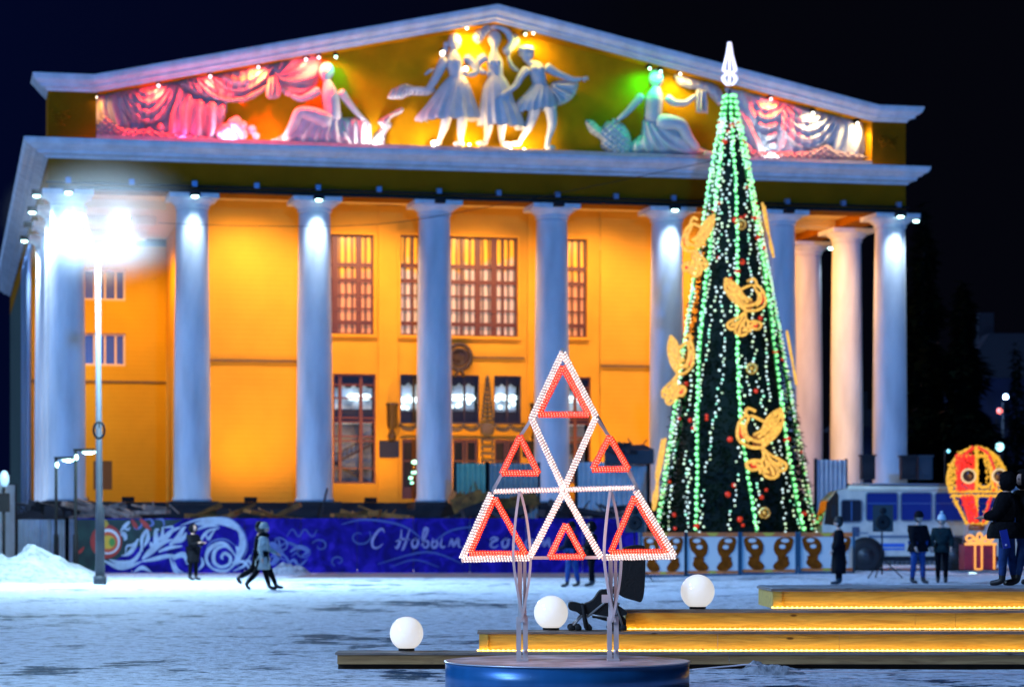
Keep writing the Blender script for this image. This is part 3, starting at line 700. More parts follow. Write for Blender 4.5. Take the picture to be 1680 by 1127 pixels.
# --- dancer A (left)
m = MB()
dancer_body(m, (585,235), (572,300), (580,385), (605,490), (612,560),
    [(520,350,0,.20),(475,440,-.05,.17),(430,530,-.1,.15),(380,600,-.1,.12),(300,590,-.1,.10),(215,590,-.1,.08)],
    [(660,340,0,.20),(730,400,-.15,.15),(760,455,-.3,.13),(735,478,-.4,.11),(690,480,-.45,.09)],
    [(570,640,0,.26),(530,800,0,.2),(510,880,0,.17),(480,960,0,.10),(465,1005,0,.10)],
    [(640,640,0,.26),(650,800,-.05,.2),(640,880,-.05,.17),(632,970,-.05,.10),(640,1015,-.05,.10)], look=-.5)
dA = at_b(m, 'dancer_statue', PLAST, L(*ZP(560,1030), VS), 'white plaster dancer in a long flared skirt, leftmost of the pediment trio', 'statue', G3)
bA = L(*ZP(560,1030), VS)
m = MB(); skirt(m, [(*ZP(605,480),11,0,.26,.1),(*ZP(590,560),24,1,.36,.5),(*ZP(560,680),38,4,.45,1),(*ZP(540,775),49,3,.55,1.6),(*ZP(545,815),50,1,.58,2)], VS, 15, .06)
at_b(m, 'skirt', PLAST, bA, parent=dA)
m = MB(); relief(m, [ZP(75,660),ZP(100,600),ZP(140,580),ZP(220,550),ZP(330,590),ZP(400,560),ZP(440,600),ZP(380,640),ZP(250,640),ZP(170,668)], VS+.15, .3, lambda x, y: .09*math.sin(x*.7+y*.4), 3, 1.2)
at_b(m, 'sleeve', PLAST, bA, parent=dA)
m = MB()
for i, (X, Y) in enumerate(((500,250),(490,290),(480,330),(470,365))): m.ball(L(*ZP(X+25,Y), VS+.05), .14, 8, 6)
m.tube([L(*ZP(430,440),VS+.1), L(*ZP(400,450),VS+.05), L(*ZP(360,480),VS)], [.06,.09,.05], 6)
at_b(m, 'braid', PLAST, bA, parent=dA)
# --- dancer B (middle)
m = MB()
dancer_body(m, (895,215), (893,300), (893,390), (905,490), (915,560),
    [(835,335,0,.2),(770,380,.05,.15),(760,430,.1,.12),(800,460,-.1,.10),(830,465,-.2,.08)],
    [(960,320,0,.2),(1010,280,0,.16),(1030,220,0,.15),(990,150,0,.12),(930,115,0,.10),(860,118,0,.08)],
    [(870,640,0,.26),(850,800,0,.2),(845,880,0,.17),(835,960,0,.10),(815,1010,0,.10)],
    [(940,640,0,.26),(955,800,-.05,.2),(950,880,-.05,.17),(945,960,-.05,.10),(955,1010,-.05,.10,1)], look=0)
bB = L(*ZP(890,1070), VS)
dB = at_b(m, 'dancer_statue', PLAST, bB, 'white plaster dancer with an arm arched over her head, middle of the pediment trio', 'statue', G3)
m = MB(); skirt(m, [(*ZP(905,480),11,0,.26,.1),(*ZP(910,560),21,0,.38,.4),(*ZP(915,660),26,0,.45,.8),(*ZP(935,780),34,-1,.5,1.3),(*ZP(950,870),38,-3,.52,1.6)], VS-.02, 13, .06, phase=1)
at_b(m, 'skirt', PLAST, bB, parent=dB)
m = MB(); relief(m, [ZP(725,190),ZP(760,140),ZP(840,110),ZP(870,140),ZP(830,180),ZP(780,240),ZP(745,235)], VS+.1, .3, lambda x, y: .06*math.sin(x*.8-y*.5), 3, 1.2)
relief(m, [ZP(1040,170),ZP(1085,200),ZP(1080,250),ZP(1030,300),ZP(1010,340),ZP(1040,400),ZP(1080,445),ZP(1060,460),ZP(1010,420),ZP(985,340),ZP(1000,290),ZP(1040,240)], VS+.15, .25, lambda x, y: .05*math.sin(x*.9+y*.3), 3, 1.2)
at_b(m, 'scarf', PLAST, bB, parent=dB)
a = L(*ZP(770,1078), -.6); b = L(*ZP(1010,1040), -.6); m = MB(); m.box((a.x,-.72,a.z),(b.x,-.05,b.z)); at_b(m, 'base', mat('pale_ledge', (1,1,1)), bB, parent=dB)
# --- dancer C (right)
m = MB()
dancer_body(m, (1138,325), (1155,385), (1215,440), (1235,540), (1245,600),
    [(1150,430,0,.2),(1095,490,-.1,.15),(1060,560,-.2,.13),(1000,610,-.35,.10),(940,640,-.45,.08)],
    [(1275,410,0,.2),(1350,460,0,.15),(1420,490,0,.12),(1500,520,0,.10),(1560,512,0,.08)],
    [(1215,700,0,.25),(1185,800,0,.2),(1155,880,0,.17),(1105,960,0,.10),(1075,1010,0,.10)],
    [(1300,680,0,.25),(1330,780,0,.21),(1335,870,0,.17),(1305,970,0,.10),(1292,1040,0,.10,1)], look=-.7)
bC = L(*ZP(1200,1050), VS)
dC = at_b(m, 'dancer_statue', PLAST, bC, 'white plaster dancer in a short skirt reaching out sideways, rightmost of the pediment trio', 'statue', G3)
m = MB(); skirt(m, [(*ZP(1238,545),11,0,.26,.1),(*ZP(1235,600),20,1,.4,.6),(*ZP(1210,680),31,2,.5,1.2),(*ZP(1200,745),33,4,.52,1.8)], VS, 17, .07)
at_b(m, 'skirt', PLAST, bC, parent=dC)
m = MB(); relief(m, [ZP(1320,590),ZP(1340,540),ZP(1440,520),ZP(1530,535),ZP(1520,610),ZP(1480,670),ZP(1400,715),ZP(1360,700)], VS+.2, .3,
    lambda x, y: .10*math.sin(16*math.atan2(y-ZP(0,545)[1], x-ZP(1290,0)[0])), 3, 1.1)
at_b(m, 'raised_skirt_hem', PLAST, bC, parent=dC)
m = MB(); c = L(*ZP(1135,290), VS); m.lathe([(.34,-.08),(.36,.0),(.30,.14),(.05,.2)], 14, Matrix.Translation(c), 1, .95); at_b(m, 'cap', PLAST, bC, parent=dC)
# --- seated figures
def Z3(X, Y): return (140+X/3, 60+Y/3)
def Z4(X, Y): return (940+X/3, 90+Y/3)
def folds_rad(cx, cy, n, amp): return lambda x, y: amp*math.sin(n*math.atan2(y-cy, x-cx)+.12*math.hypot(x-cx, y-cy))
m = MB(); z = lambda X, Y, dv, r: (*Z3(X, Y), dv, r)
limb(m, [z(1215,430,0,.38), z(1215,360,0,.30), z(1205,290,-.02,.36), z(1195,245,0,.2), z(1188,200,0,.12)], VS)
head(m, *Z3(1183,178), VS, .33, look=-.6)
limb(m, [z(1155,262,0,.18), z(1110,290,-.1,.14), z(1060,312,-.1,.12), z(1010,290,-.1,.08)], VS); hand(m, *Z3(1010,290), VS-.1, -1, -.4)
limb(m, [z(1250,262,0,.18), z(1290,320,0,.14), z(1335,375,0,.11), z(1375,415,0,.08)], VS); hand(m, *Z3(1375,415), VS, 1, 1)
limb(m, [z(1210,430,-.1,.34), z(1120,385,-.3,.30), z(1045,365,-.35,.24), z(1035,420,-.3,.2), z(985,500,-.25,.12)], VS); foot(m, *Z3(950,520), VS-.25, -1)
bS = L(*Z3(1200,540), VS)
sL = at_b(m, 'seated_statue', PLAST, bS, 'white plaster seated woman leaning back towards the red-lit drapery', 'statue', 'seated plaster figures in the pediment')
m = MB(); relief(m, [Z3(905,528),Z3(960,490),Z3(1020,440),Z3(1050,375),Z3(1110,355),Z3(1180,380),Z3(1260,370),Z3(1265,430),Z3(1300,470),Z3(1320,540),Z3(1100,545)], VS+.25, .62, folds_rad(*Z3(1260,300), 26, .08), 7, 1.5)
at_b(m, 'draped_skirt', PLAST, bS, parent=sL)
m = MB(); relief(m, [Z3(1255,400),Z3(1340,400),Z3(1385,405),Z3(1410,445),Z3(1405,540),Z3(1250,543)], VS+.3, .5, lambda x, y: .05*math.sin(x*.5), 4, 1.6, False)
at_b(m, 'stone_seat', PLAST, bS, parent=sL)
m = MB(); relief(m, [Z3(1410,540),Z3(1420,490),Z3(1455,450),Z3(1440,420),Z3(1480,390),Z3(1555,350),Z3(1560,375),Z3(1500,410),Z3(1510,440),Z3(1480,480),Z3(1470,540)], VS+.3, .35, lambda x, y: .1*math.sin(x*.9)*math.cos(y*.8), 3, 1.2)
b_ = L(*Z3(1440,540), VS); at_b(m, 'garland_relief', PLAST, b_, 'small white plaster garland scroll beside the seated woman', 'relief')
# right seated
m = MB(); z = lambda X, Y, dv, r: (*Z4(X, Y), dv, r)
limb(m, [z(395,340,0,.40), z(395,280,0,.30), z(400,215,-.02,.38), z(410,175,0,.2), z(415,150,0,.12)], VS)
head(m, *Z4(413,122), VS, .33, look=.2)
limb(m, [z(345,195,0,.18), z(305,240,0,.14), z(260,290,0,.12), z(215,325,0,.08)], VS); hand(m, *Z4(215,325), VS, -1, .6)
limb(m, [z(455,205,0,.18), z(500,240,-.1,.14), z(555,240,-.1,.12), z(605,200,-.1,.08)], VS); hand(m, *Z4(605,200), VS-.1, 1, -.8)
limb(m, [z(400,340,-.1,.34), z(470,330,-.3,.32), z(540,340,-.35,.26), z(555,400,-.3,.22), z(620,470,-.2,.14)], VS); foot(m, *Z4(650,488), VS-.2, 1)
bS = L(*Z4(420,490), VS)
sR = at_b(m, 'seated_statue', PLAST, bS, 'white plaster seated figure under the green lamps holding up a cloth', 'statue', 'seated plaster figures in the pediment')
m = MB(); relief(m, [Z4(345,320),Z4(420,310),Z4(500,318),Z4(550,335),Z4(560,390),Z4(620,450),Z4(680,492),Z4(500,496),Z4(290,490),Z4(290,430),Z4(335,390)], VS+.25, .62, folds_rad(*Z4(360,260), 24, .08), 7, 1.5)
at_b(m, 'draped_skirt', PLAST, bS, parent=sR)
m = MB(); relief(m, [Z4(60,325),Z4(100,325),Z4(140,360),Z4(165,330),Z4(230,330),Z4(270,370),Z4(290,430),Z4(280,492),Z4(200,490),Z4(140,460),Z4(135,420),Z4(80,380)], VS+.3, .45, lambda x, y: .12*math.sin(x*.5)*math.cos(y*.6), 4, 1.4)
at_b(m, 'rock_relief', PLAST, L(*Z4(200,490), VS), 'white plaster rocky mound under the hand of the green-lit figure', 'relief')
# --- draperies (left and right)
DRP = mat('reddened_plaster', (.62, .43, .40), .8, spec=.1, var=.15, vs=2.5, bump=.25, bs=7)  # reddish base colour puts part of the red lamp light into the plaster
def swag(cx, w, k, amp, y0): return lambda x, y: amp*math.sin(k*(y - y0 + ((x-cx)/w)**2*22)) + amp*.4*math.sin(x*.45)
def vert(amp, k, sl=0): return lambda x, y: amp*math.sin(k*(x+sl*y)+.8*math.sin(y*.08))
VC = -.02
m = MB(); relief(m, [Z3(42,300),Z3(455,222),Z3(640,190),Z3(925,128),Z3(1150,80),Z3(1150,200),Z3(1010,290),Z3(890,250),Z3(700,325),Z3(690,400),Z3(640,505),Z3(42,510)], .06, .14, lambda x, y: .05*math.sin(x*.35+y*.2), 3, 2.6, False)
at_b(m, 'backing_cloth', DRP, L(*Z3(500,510), 0), 'flat plaster cloth background behind the red-lit curtains', 'drapery relief')
m = MB()
relief(m, [Z3(45,300),Z3(110,290),Z3(180,275),Z3(190,360),Z3(230,430),Z3(180,470),Z3(60,500),Z3(42,400)], VC, .35, vert(.10,.36,-.15), 4)
relief(m, [Z3(150,285),Z3(300,250),Z3(455,228),Z3(440,330),Z3(400,400),Z3(330,440),Z3(230,420),Z3(175,350)], VC, .45, swag(*Z3(310,0)[:1], 28, .42, .11, 150), 5)
relief(m, [Z3(440,230),Z3(480,245),Z3(560,300),Z3(690,330),Z3(680,420),Z3(640,500),Z3(400,500),Z3(280,450),Z3(380,410),Z3(430,330)], VC, .45, vert(.13,.30,.18), 5)
at_b(m, 'drapery', DRP, L(*Z3(300,510), VC), 'wide plaster curtain glowing red and purple at the left end of the pediment', 'drapery relief'); 
m = MB()
relief(m, [Z3(455,228),Z3(600,190),Z3(640,215),Z3(660,280),Z3(760,300),Z3(880,235),Z3(895,260),Z3(800,318),Z3(700,325),Z3(560,295)], VC-.05, .4, swag(*Z3(700,0)[:1], 40, .5, .09, 150), 4)
relief(m, [Z3(620,200),Z3(760,165),Z3(920,130),Z3(930,190),Z3(880,240),Z3(780,275),Z3(690,270),Z3(640,230)], VC, .45, swag(*Z3(760,0)[:1], 40, .38, .11, 130), 5)
at_b(m, 'drapery', DRP, L(*Z3(700,320), VC), 'hanging plaster swag lit orange-red between the wide curtain and the tied knot', 'drapery relief')
m = MB()
relief(m, [Z3(920,140),Z3(1040,95),Z3(1150,85),Z3(1150,200),Z3(1120,260),Z3(1050,300),Z3(990,270),Z3(930,210)], VC, .4, folds_rad(*Z3(930,190), 13, .10), 5)
relief(m, [Z3(900,200),Z3(940,195),Z3(965,250),Z3(955,300),Z3(895,305),Z3(890,250)], VC-.25, .3, vert(.06,1.0), 3, 1.4)
at_b(m, 'drapery', DRP, L(*Z3(1000,300), VC), 'knotted plaster cloth with a short tail held by the seated woman, lit red', 'drapery relief')
m = MB(); relief(m, [Z3(55,430),Z3(90,385),Z3(150,430),Z3(210,450),Z3(300,455),Z3(400,470),Z3(560,490),Z3(640,510),Z3(55,512)], VC-.35, .3, lambda x, y: .14*math.sin(x*.5)*math.sin(y*.7), 3, 1.4)
at_b(m, 'foliage_relief', DRP, L(*Z3(300,512), VC), 'low plaster foliage heap along the foot of the red-lit curtain', 'relief')
m = MB()
for (X, Y, r) in ((700,470,.36),(735,440,.34),(730,500,.3),(770,480,.26),(680,505,.26),(745,415,.2),(775,440,.2),(820,460,.2),(840,490,.16),(660,480,.2)): m.ball(L(*Z3(X,Y), VC-.3), r, 10, 8, 1, .8, 1)
o = at_b(m, 'flower_bouquet', PLAST, L(*Z3(730,520), VC), 'bluish white plaster flower bouquet beside the purple curtain edge', 'relief')
# right draperies
m = MB()
relief(m, [Z4(500,100),Z4(560,110),Z4(620,130),Z4(700,150),Z4(740,200),Z4(720,250),Z4(660,190),Z4(630,175),Z4(560,165),Z4(515,140)], VC-.05, .35, swag(*Z4(600,0)[:1], 40, .8, .07, 130), 4)
relief(m, [Z4(610,170),Z4(660,170),Z4(662,290),Z4(605,285),Z4(600,200)], VC-.25, .3, vert(.06,1.0), 3, 1.4, False)
at_b(m, 'drapery', PLAST, L(*Z4(640,290), VC), 'tied plaster cloth with a hanging tail beside the christmas tree top', 'drapery relief')
m = MB(); relief(m, [Z4(740,150),Z4(1420,325),Z4(1425,510),Z4(870,505),Z4(800,300)], .06, .14, lambda x, y: .05*math.sin(x*.35+y*.2), 3, 2.6, False)
at_b(m, 'backing_cloth', PLAST, L(*Z4(1100,510), 0), 'flat plaster cloth background behind the right end curtains', 'drapery relief')
m = MB()
relief(m, [Z4(800,175),Z4(900,200),Z4(920,290),Z4(900,370),Z4(980,480),Z4(860,500),Z4(830,400),Z4(800,280)], VC, .4, vert(.11,.32,-.5), 5)
relief(m, [Z4(890,200),Z4(1020,235),Z4(1060,270),Z4(1020,320),Z4(1010,400),Z4(1000,470),Z4(950,440),Z4(900,330)], VC, .4, swag(*Z4(960,0)[:1], 30, .42, .11, 160), 5)
at_b(m, 'drapery', PLAST, L(*Z4(900,500), VC), 'plaster curtain with one red-lit fold right of the christmas tree top', 'drapery relief')
m = MB()
relief(m, [Z4(1030,265),Z4(1110,250),Z4(1240,290),Z4(1320,320),Z4(1290,420),Z4(1200,470),Z4(1080,450),Z4(1020,370)], VC, .45, swag(*Z4(1160,0)[:1], 34, .42, .12, 180), 5)
relief(m, [Z4(1300,315),Z4(1400,325),Z4(1425,350),Z4(1425,510),Z4(1270,500),Z4(1270,400)], VC, .4, vert(.12,.33,.1), 5)
at_b(m, 'drapery', PLAST, L(*Z4(1200,510), VC), 'white-lit plaster curtain filling the right end of the pediment', 'drapery relief')
m = MB(); relief(m, [Z4(860,440),Z4(900,470),Z4(1000,480),Z4(1160,470),Z4(1250,440),Z4(1300,470),Z4(1380,480),Z4(1420,515),Z4(860,512)], VC-.35, .3, lambda x, y: .14*math.sin(x*.5)*math.sin(y*.7), 3, 1.4)
at_b(m, 'foliage_relief', DRP, L(*Z4(1100,512), VC), 'low plaster foliage heap along the foot of the right end curtain', 'relief')
# --- coloured lamps of the pediment
def plamp(px, py, col, e, up=False, v=-.70, lab=None, big=.065):
    e = e*(1.0 if col[1] < .2 else (.85 if up else .34))
    p = L(px, py, v); m = MB(); m.box((p.x-.05,v,p.z+(.1 if not up else -.3)),(p.x+.05,v+.55 if not up else v+.1,p.z+(.2 if not up else -.1))); m.box((p.x-.10,v-.02,p.z+(.06 if not up else -.12)),(p.x+.10,v+.16,p.z+(.16 if not up else -.06)))
    o = m.obj('pediment_lamp', BLACK, theatre)
    q = MB(); q.ball(p, big, 8, 6); hot = tuple(.45+.55*c for c in col); q.obj('bulb', mat('bulb_%d_%d_%d' % tuple(int(c*9) for c in col), (1,1,1), .4, emit=hot, es=6), o)
    if e and not up: lamp('pediment_light', 'SPOT', p + Vector((0, .0, -.1)), col, e*1.8, .18, theatre, (0, .45, -1), 165, .7)
    if e and up: lamp('pediment_light', 'POINT', p + Vector((0, 0, .14)), col, e*.8, .12, theatre)
RED = (1, .025, .012); YEL = (1, .62, .06); WRM = (1, .78, .4); GRN = (.02, 1, .12); CYN = (.35, .9, 1); WHT = (.85,.85,1)
plamp(157,160, YEL, 150); plamp(260,141, RED, 520); plamp(345,126, RED, 560); plamp(424,111, (1,.10,.02), 560); plamp(502,98, RED, 460); plamp(523,95, RED, 520)
plamp(551,94, (.1,1,.35), 110); plamp(766,47, (1,.66,.16), 430); plamp(862,57, (.8,.9,.1), 110); plamp(875,55, (1,.7,.15), 320)
plamp(1066,113, GRN, 230); plamp(1084,118, (.05,1,.5), 220); plamp(1116,122, (1,.65,.2), 300); plamp(1265,163, (1,.05,.01), 430); plamp(1334,186, WRM, 420); plamp(1407,203, WRM, 300)
for px, py, col, e in ((617,238,(.9,.85,.9),200),(711,241,(1,.85,.7),140),(770,238,(1,.62,.18),170),(838,246,(1,.75,.4),150),(860,246,(1,.8,.5),160),(1266,262,(.7,.9,1),160),(377,233,(.55,.5,1),200),(450,236,(.95,.85,.85),160),(300,232,(.9,.03,.16),200),(210,230,(.9,.05,.1),120)):
    plamp(px, py, col, e, True)
# bright lamps tucked behind the dancers
plamp(*ZP(672,437), (1,.6,.12), 90, v=-.62, big=.12); plamp(*ZP(495,318), (1,.6,.12), 60, v=-.3, big=.12)
lamp('pediment_light', 'POINT', L(*ZP(740,330), -.1), (1,.62,.16), 100, .1, theatre)
# ================================================================ people
SKIN = mat('skin', (.50,.28,.20), .6); HAIR = mat('dark_hair', (.02,.014,.01), .7)
def cloth(name, col): return mat(name, col, .9, var=.35, vs=9, bump=.4, bs=22, spec=.1)
def person(loc, h, face, label, legs, arms, coat, pants, hat=None, coat_len=.9, lean=0, hood=False, hair=HAIR, head_down=0, group=None, scarf=None, bulk=1.0, boots=None, collar=None):
    """face: heading (0 = towards +X). legs/arms: for left,right = list of joint angles in the walking plane (deg)."""
    s = h/1.75; hip = .92; V = []; E = []; RR = []; roots = [0]
    def j(p, r, par=None):
        V.append(Vector(p)*s); RR.append(r*s)
        if par is not None: E.append((par, len(V)-1))
        return len(V)-1
    def rot(a, ln): return Vector((math.sin(R(a))*ln, 0, -math.cos(R(a))*ln))
    sp = Vector((math.sin(R(lean)), 0, math.cos(R(lean))))
    P0 = Vector((0,0,hip)); a0 = j(P0, .14); a1 = j(P0+sp*.2, .125, a0); a2 = j(P0+sp*.40, .15, a1); a3 = j(P0+sp*.52, .075, a2); HC = P0+sp*.60; a4 = j(HC, .06, a3)
    legP = {}; armP = {}
    for sd_, (th, kn) in zip((1, -1), legs):
        o = P0 + Vector((0, sd_*.10, -.02)); k0 = j(o, .10, a0); kp = o + rot(th, .44); k1 = j(kp, .06, k0)
        k1b = j(kp + rot(th-kn, .16), .056, k1); fp = kp + rot(th-kn, .41); k2 = j(fp, .042, k1b)
        toe = fp + Vector((.16 if abs(th-kn) < 25 else .08, 0, -.035 if abs(th-kn) < 25 else -.13)); j(toe, .038, k2); legP[sd_] = (o, kp, fp, toe)
    for sd_, (th, el, out) in zip((1, -1), arms):
        o = P0 + sp*.44 + Vector((0, sd_*.19, 0)); k0 = j(o, .06, a2)
        side = Vector((0, sd_*math.sin(R(out)), 0)); ep = o + rot(th, .28*math.cos(R(out))) + side*.28; k1 = j(ep, .045, k0)
        wp = ep + rot(th+el, .25) - Vector((0, sd_*.10*(1 if el > 60 else .1), 0)); k2 = j(wp, .03, k1)
        d = (wp-ep).normalized(); pl = wp + d*.06; kq = j(pl, .032, k2); armP[sd_] = (o, ep, wp, pl)
        lat = Vector((0, 1, 0)) if abs(d.y) < .8 else Vector((1, 0, 0))
        for q in range(4):
            b = pl + lat*(q-1.5)*.018; f1 = j(b + d*.035, .010, kq); j(b + d*(.065+.008*(1-abs(q-1.5))) + Vector((.012,0,-.004)), .008, f1)
        j(wp + d*.04 + Vector((.035, 0, 0)), .010, k2)
    me = skin_mesh(V, E, RR, 2); mb = MB(); mesh_to_mb(mb, me)
    hc = (HC + Vector((.015*math.cos(0), 0, .10)))*s
    q = MB(); q.ball((0,0,0), .105*s, 14, 10, .93, .80, 1.14); hp = []
    cd_, sd2 = math.cos(R(head_down)), math.sin(R(head_down))
    for x, y, z in q.v:
        r = .105*s
        if x > .3*r and z < -.2*r: y *= .85
        if x > r*.7 and abs(y) < r*.2 and -r*.4 < z < r*.1: x += r*.22
        if x > r*.5 and abs(abs(y)-r*.34) < r*.16 and abs(z-r*.08) < r*.15: x -= r*.1
        hp.append((hc.x + x*cd_ + z*sd2, hc.y + y, hc.z - x*sd2 + z*cd_))
    mb.add(hp, q.f, True)
    for sg in (-1, 1): mb.ball((hc.x-.005, hc.y+sg*.088*s, hc.z), .022*s, 6, 5, 1, .5, 1.3)
    z0 = gz(loc[0], loc[1]) if len(loc) < 3 else loc[2]
    low = min(min(l[3].z, l[2].z-.035) for l in legP.values())*s-.04*s
    o = mb.obj('person', SKIN, None, (loc[0], loc[1], z0 - low), (0, 0, R(face))); tag(o, label, 'person', group)
    # eyes and mouth
    m = MB(); 
    for sg in (-1, 1): m.ball((hc.x+.088*s*cd_, hc.y+sg*.034*s, hc.z+.012*s-.088*s*sd2), .011*s, 6, 5)
    m.box((hc.x+.088*s, hc.y-.022*s, hc.z-.055*s),(hc.x+.094*s, hc.y+.022*s, hc.z-.046*s)); m.obj('face_features', HAIR, o)
    # trousers
    V2 = []; E2 = []; R2 = []
    def add(p, r, par=None):
        V2.append(Vector(p)*s); R2.append(r*s)
        if par is not None: E2.append((par, len(V2)-1))
        return len(V2)-1
    r0 = add(P0, .165)
    for sg in (1, -1):
        a, k, f, t = legP[sg]; x = add(a, .115, r0); x = add((a+k)/2, .098, x); x = add(k, .078, x); x = add((k*.5+f*.5), .072, x); add(f + (k-f).normalized()*.05, .062, x)
    mm = MB(); mesh_to_mb(mm, skin_mesh(V2, E2, R2)); mm.obj('trousers', pants, o)
    bt = boots or mat('black_boots', (.015,.014,.015), .5)
    for sg in (1, -1):
        a, k, f, t = legP[sg]; V2 = []; E2 = []; R2 = []
        x = add(f + (k-f).normalized()*.14, .062); x = add(f, .062, x); x = add((f*.5+t*.5)+Vector((0,0,-.01)), .052, x); add(t + Vector((.035,0,-.005)), .042, x)
        mm = MB(); mesh_to_mb(mm, skin_mesh(V2, E2, R2)); mm.obj('boot', bt, o)
    # coat: sleeves and body, then the skirt of the coat
    V2 = []; E2 = []; R2 = []
    b = bulk; x0 = add(P0 + Vector((0,0,-.02)), .175*b); x1 = add(P0+sp*.2, .165*b, x0); x2 = add(P0+sp*.38, .185*b, x1); x3 = add(P0+sp*.51, .11, x2)
    for sg in (1, -1):
        a, e, w_, p = armP[sg]; y = add(a, .088*b, x2); y = add((a+e)/2, .078*b, y); y = add(e, .07*b, y); y = add((e+w_)/2, .062*b, y); add(w_, .05, y)
    mm = MB(); mesh_to_mb(mm, skin_mesh(V2, E2, R2))
    ln = coat_len; prof = []
    n = 20; vs = []; fs = []; N = 7
    for i in range(N):
        t = i/(N-1); z = hip+.06 - t*ln; rx = (.155+.03*t+.02*math.sin(t*3))*b; ry = (.185+.035*t)*b; cx = .0
        for k in range(n):
            a = 2*math.pi*k/n; f = 1+.05*t*math.sin(6*a+2*t)
            vs.append((s*(cx+rx*f*math.cos(a)), s*ry*f*math.sin(a), s*z))
    for i in range(N-1):
        for k in range(n): fs.append((i*n+k, (i+1)*n+k, (i+1)*n+(k+1) % n, i*n+(k+1) % n))
    fs.append(tuple(range(n))); fs.append(tuple((N-1)*n+k for k in range(n))[::-1])
    mm.add(vs, fs, True); co = mm.obj('coat', coat, o)
    if collar:
        m = MB(); c = (P0+sp*.53)*s; m.lathe([(.10*s,-.05*s),(.15*s,.0),(.14*s,.06*s),(.09*s,.08*s)], 14, Matrix.Translation(c)); m.obj('collar', collar, co)
    # head covering
    if hood:
        m = MB(); vs = []; q = MB(); q.ball((0,0,0), .15*s, 16, 12, 1.0, .92, 1.12)
        keep = [f for f in q.f if not all(q.v[i][0] > .075*s and q.v[i][2] < .12*s for i in f)]
        m.add([(x+hc.x-.02*s, y+hc.y, z+hc.z) for x, y, z in q.v], keep, True); m.obj('hood', coat if hood is True else hood, o)
    else:
        m = MB(); q = MB(); q.ball((0,0,0), .122*s, 14, 10, .98, .88, 1.08)
        keep = [f for f in q.f if not all(q.v[i][0] > .02*s and q.v[i][2] < .04*s for i in f)]
        m.add([(x+hc.x-.018*s, y+hc.y, z+hc.z+.012*s) for x, y, z in q.v], keep, True); m.obj('hair', hair, o)
        if hat:
            hm, kind = hat; m = MB()
            m.lathe([(.118*s,-.0),(.130*s,.01*s),(.130*s,.055*s),(.122*s,.06*s),(.115*s,.10*s),(.075*s,.155*s),(.01*s,.172*s)], 16, Matrix.Translation(hc + Vector((-.01*s,0,.015*s))), 1, .92); ho = m.obj('hat', hm, o)
            if kind == 'pom': m = MB(); m.ball(hc + Vector((0,0,.215*s)), .045*s, 8, 6); m.obj('pompom', hm, ho)
    return o, armP, s
BLK = cloth('black_coat_cloth', (.006,.006,.008)); NAVY = cloth('navy_jacket', (.008,.010,.022)); JEAN = cloth('blue_jeans', (.03,.07,.22)); BLKT = cloth('black_trousers', (.004,.004,.006))
GREYC = cloth('pale_grey_green_coat', (.36,.41,.40)); FUR = mat('pale_fur', (.45,.5,.45), .9, var=.5, vs=30, bump=.8, bs=60)
def gp(px, d): return ((px-HX)*d/F, d)
person(gp(317,79.5), 1.73, -35, 'person in a long black hooded coat standing alone by the white swirl mural', [(3,3),(-3,2)], [(22,80,8),(24,78,8)], BLK, BLKT, hood=True, coat_len=.45, head_down=14)
person(gp(426,66.2), 1.76, 4, 'person in black walking half hidden beside the pale-coated walker', [(-30,30),(20,5)], [(-18,20,6),(15,20,6)], BLK, BLKT, hat=(BLK,'cap'), coat_len=.25)
person(gp(431,65.5), 1.72, 0, 'person in a long pale grey coat and light fur hat walking right', [(26,4),(-20,22)], [(22,40,6),(-14,25,6)], GREYC, BLKT, hat=(FUR,'fur'), coat_len=.42, lean=3, collar=BLK)
person(gp(938,69.6), 1.74, 150, 'person in blue jeans and dark jacket standing behind the triangle sculpture', [(8,4),(-10,2)], [(15,60,8),(10,30,8)], NAVY, JEAN, hat=(BLK,'cap'), coat_len=.18)
person(gp(970,70.4), 1.76, 200, 'person all in black standing to the right of the one in jeans behind the sculpture', [(5,4),(-6,2)], [(15,60,8),(10,60,8)], BLK, BLKT, hood=True, coat_len=.2)
person(gp(1376,67.3), 1.74, 180, 'person in a long black coat in profile at the end of the ornate fence', [(4,3),(-3,2)], [(8,30,6),(5,20,6)], BLK, BLKT, hat=(HAIR,'cap'), coat_len=.72, hair=HAIR)
person(gp(1506,66.6), 1.84, -60, 'person in a bulky black jacket and jeans, head bowed, beside the pompom hat', [(7,3),(-6,3)], [(10,18,12),(10,22,12)], BLK, JEAN, hat=(BLK,'cap'), coat_len=.2, bulk=1.25, head_down=22, lean=3)
person(gp(1545,67.6), 1.76, -100, 'person in a white pompom hat, dark parka and gloves in front of the bus', [(3,3),(-2,3)], [(6,35,14),(6,35,14)], cloth('dark_green_parka', (.015,.03,.03)), BLKT, hat=(mat('white_knit', (.6,.65,.66), .9, bump=.6, bs=50),'pom'), coat_len=.2, bulk=1.08)
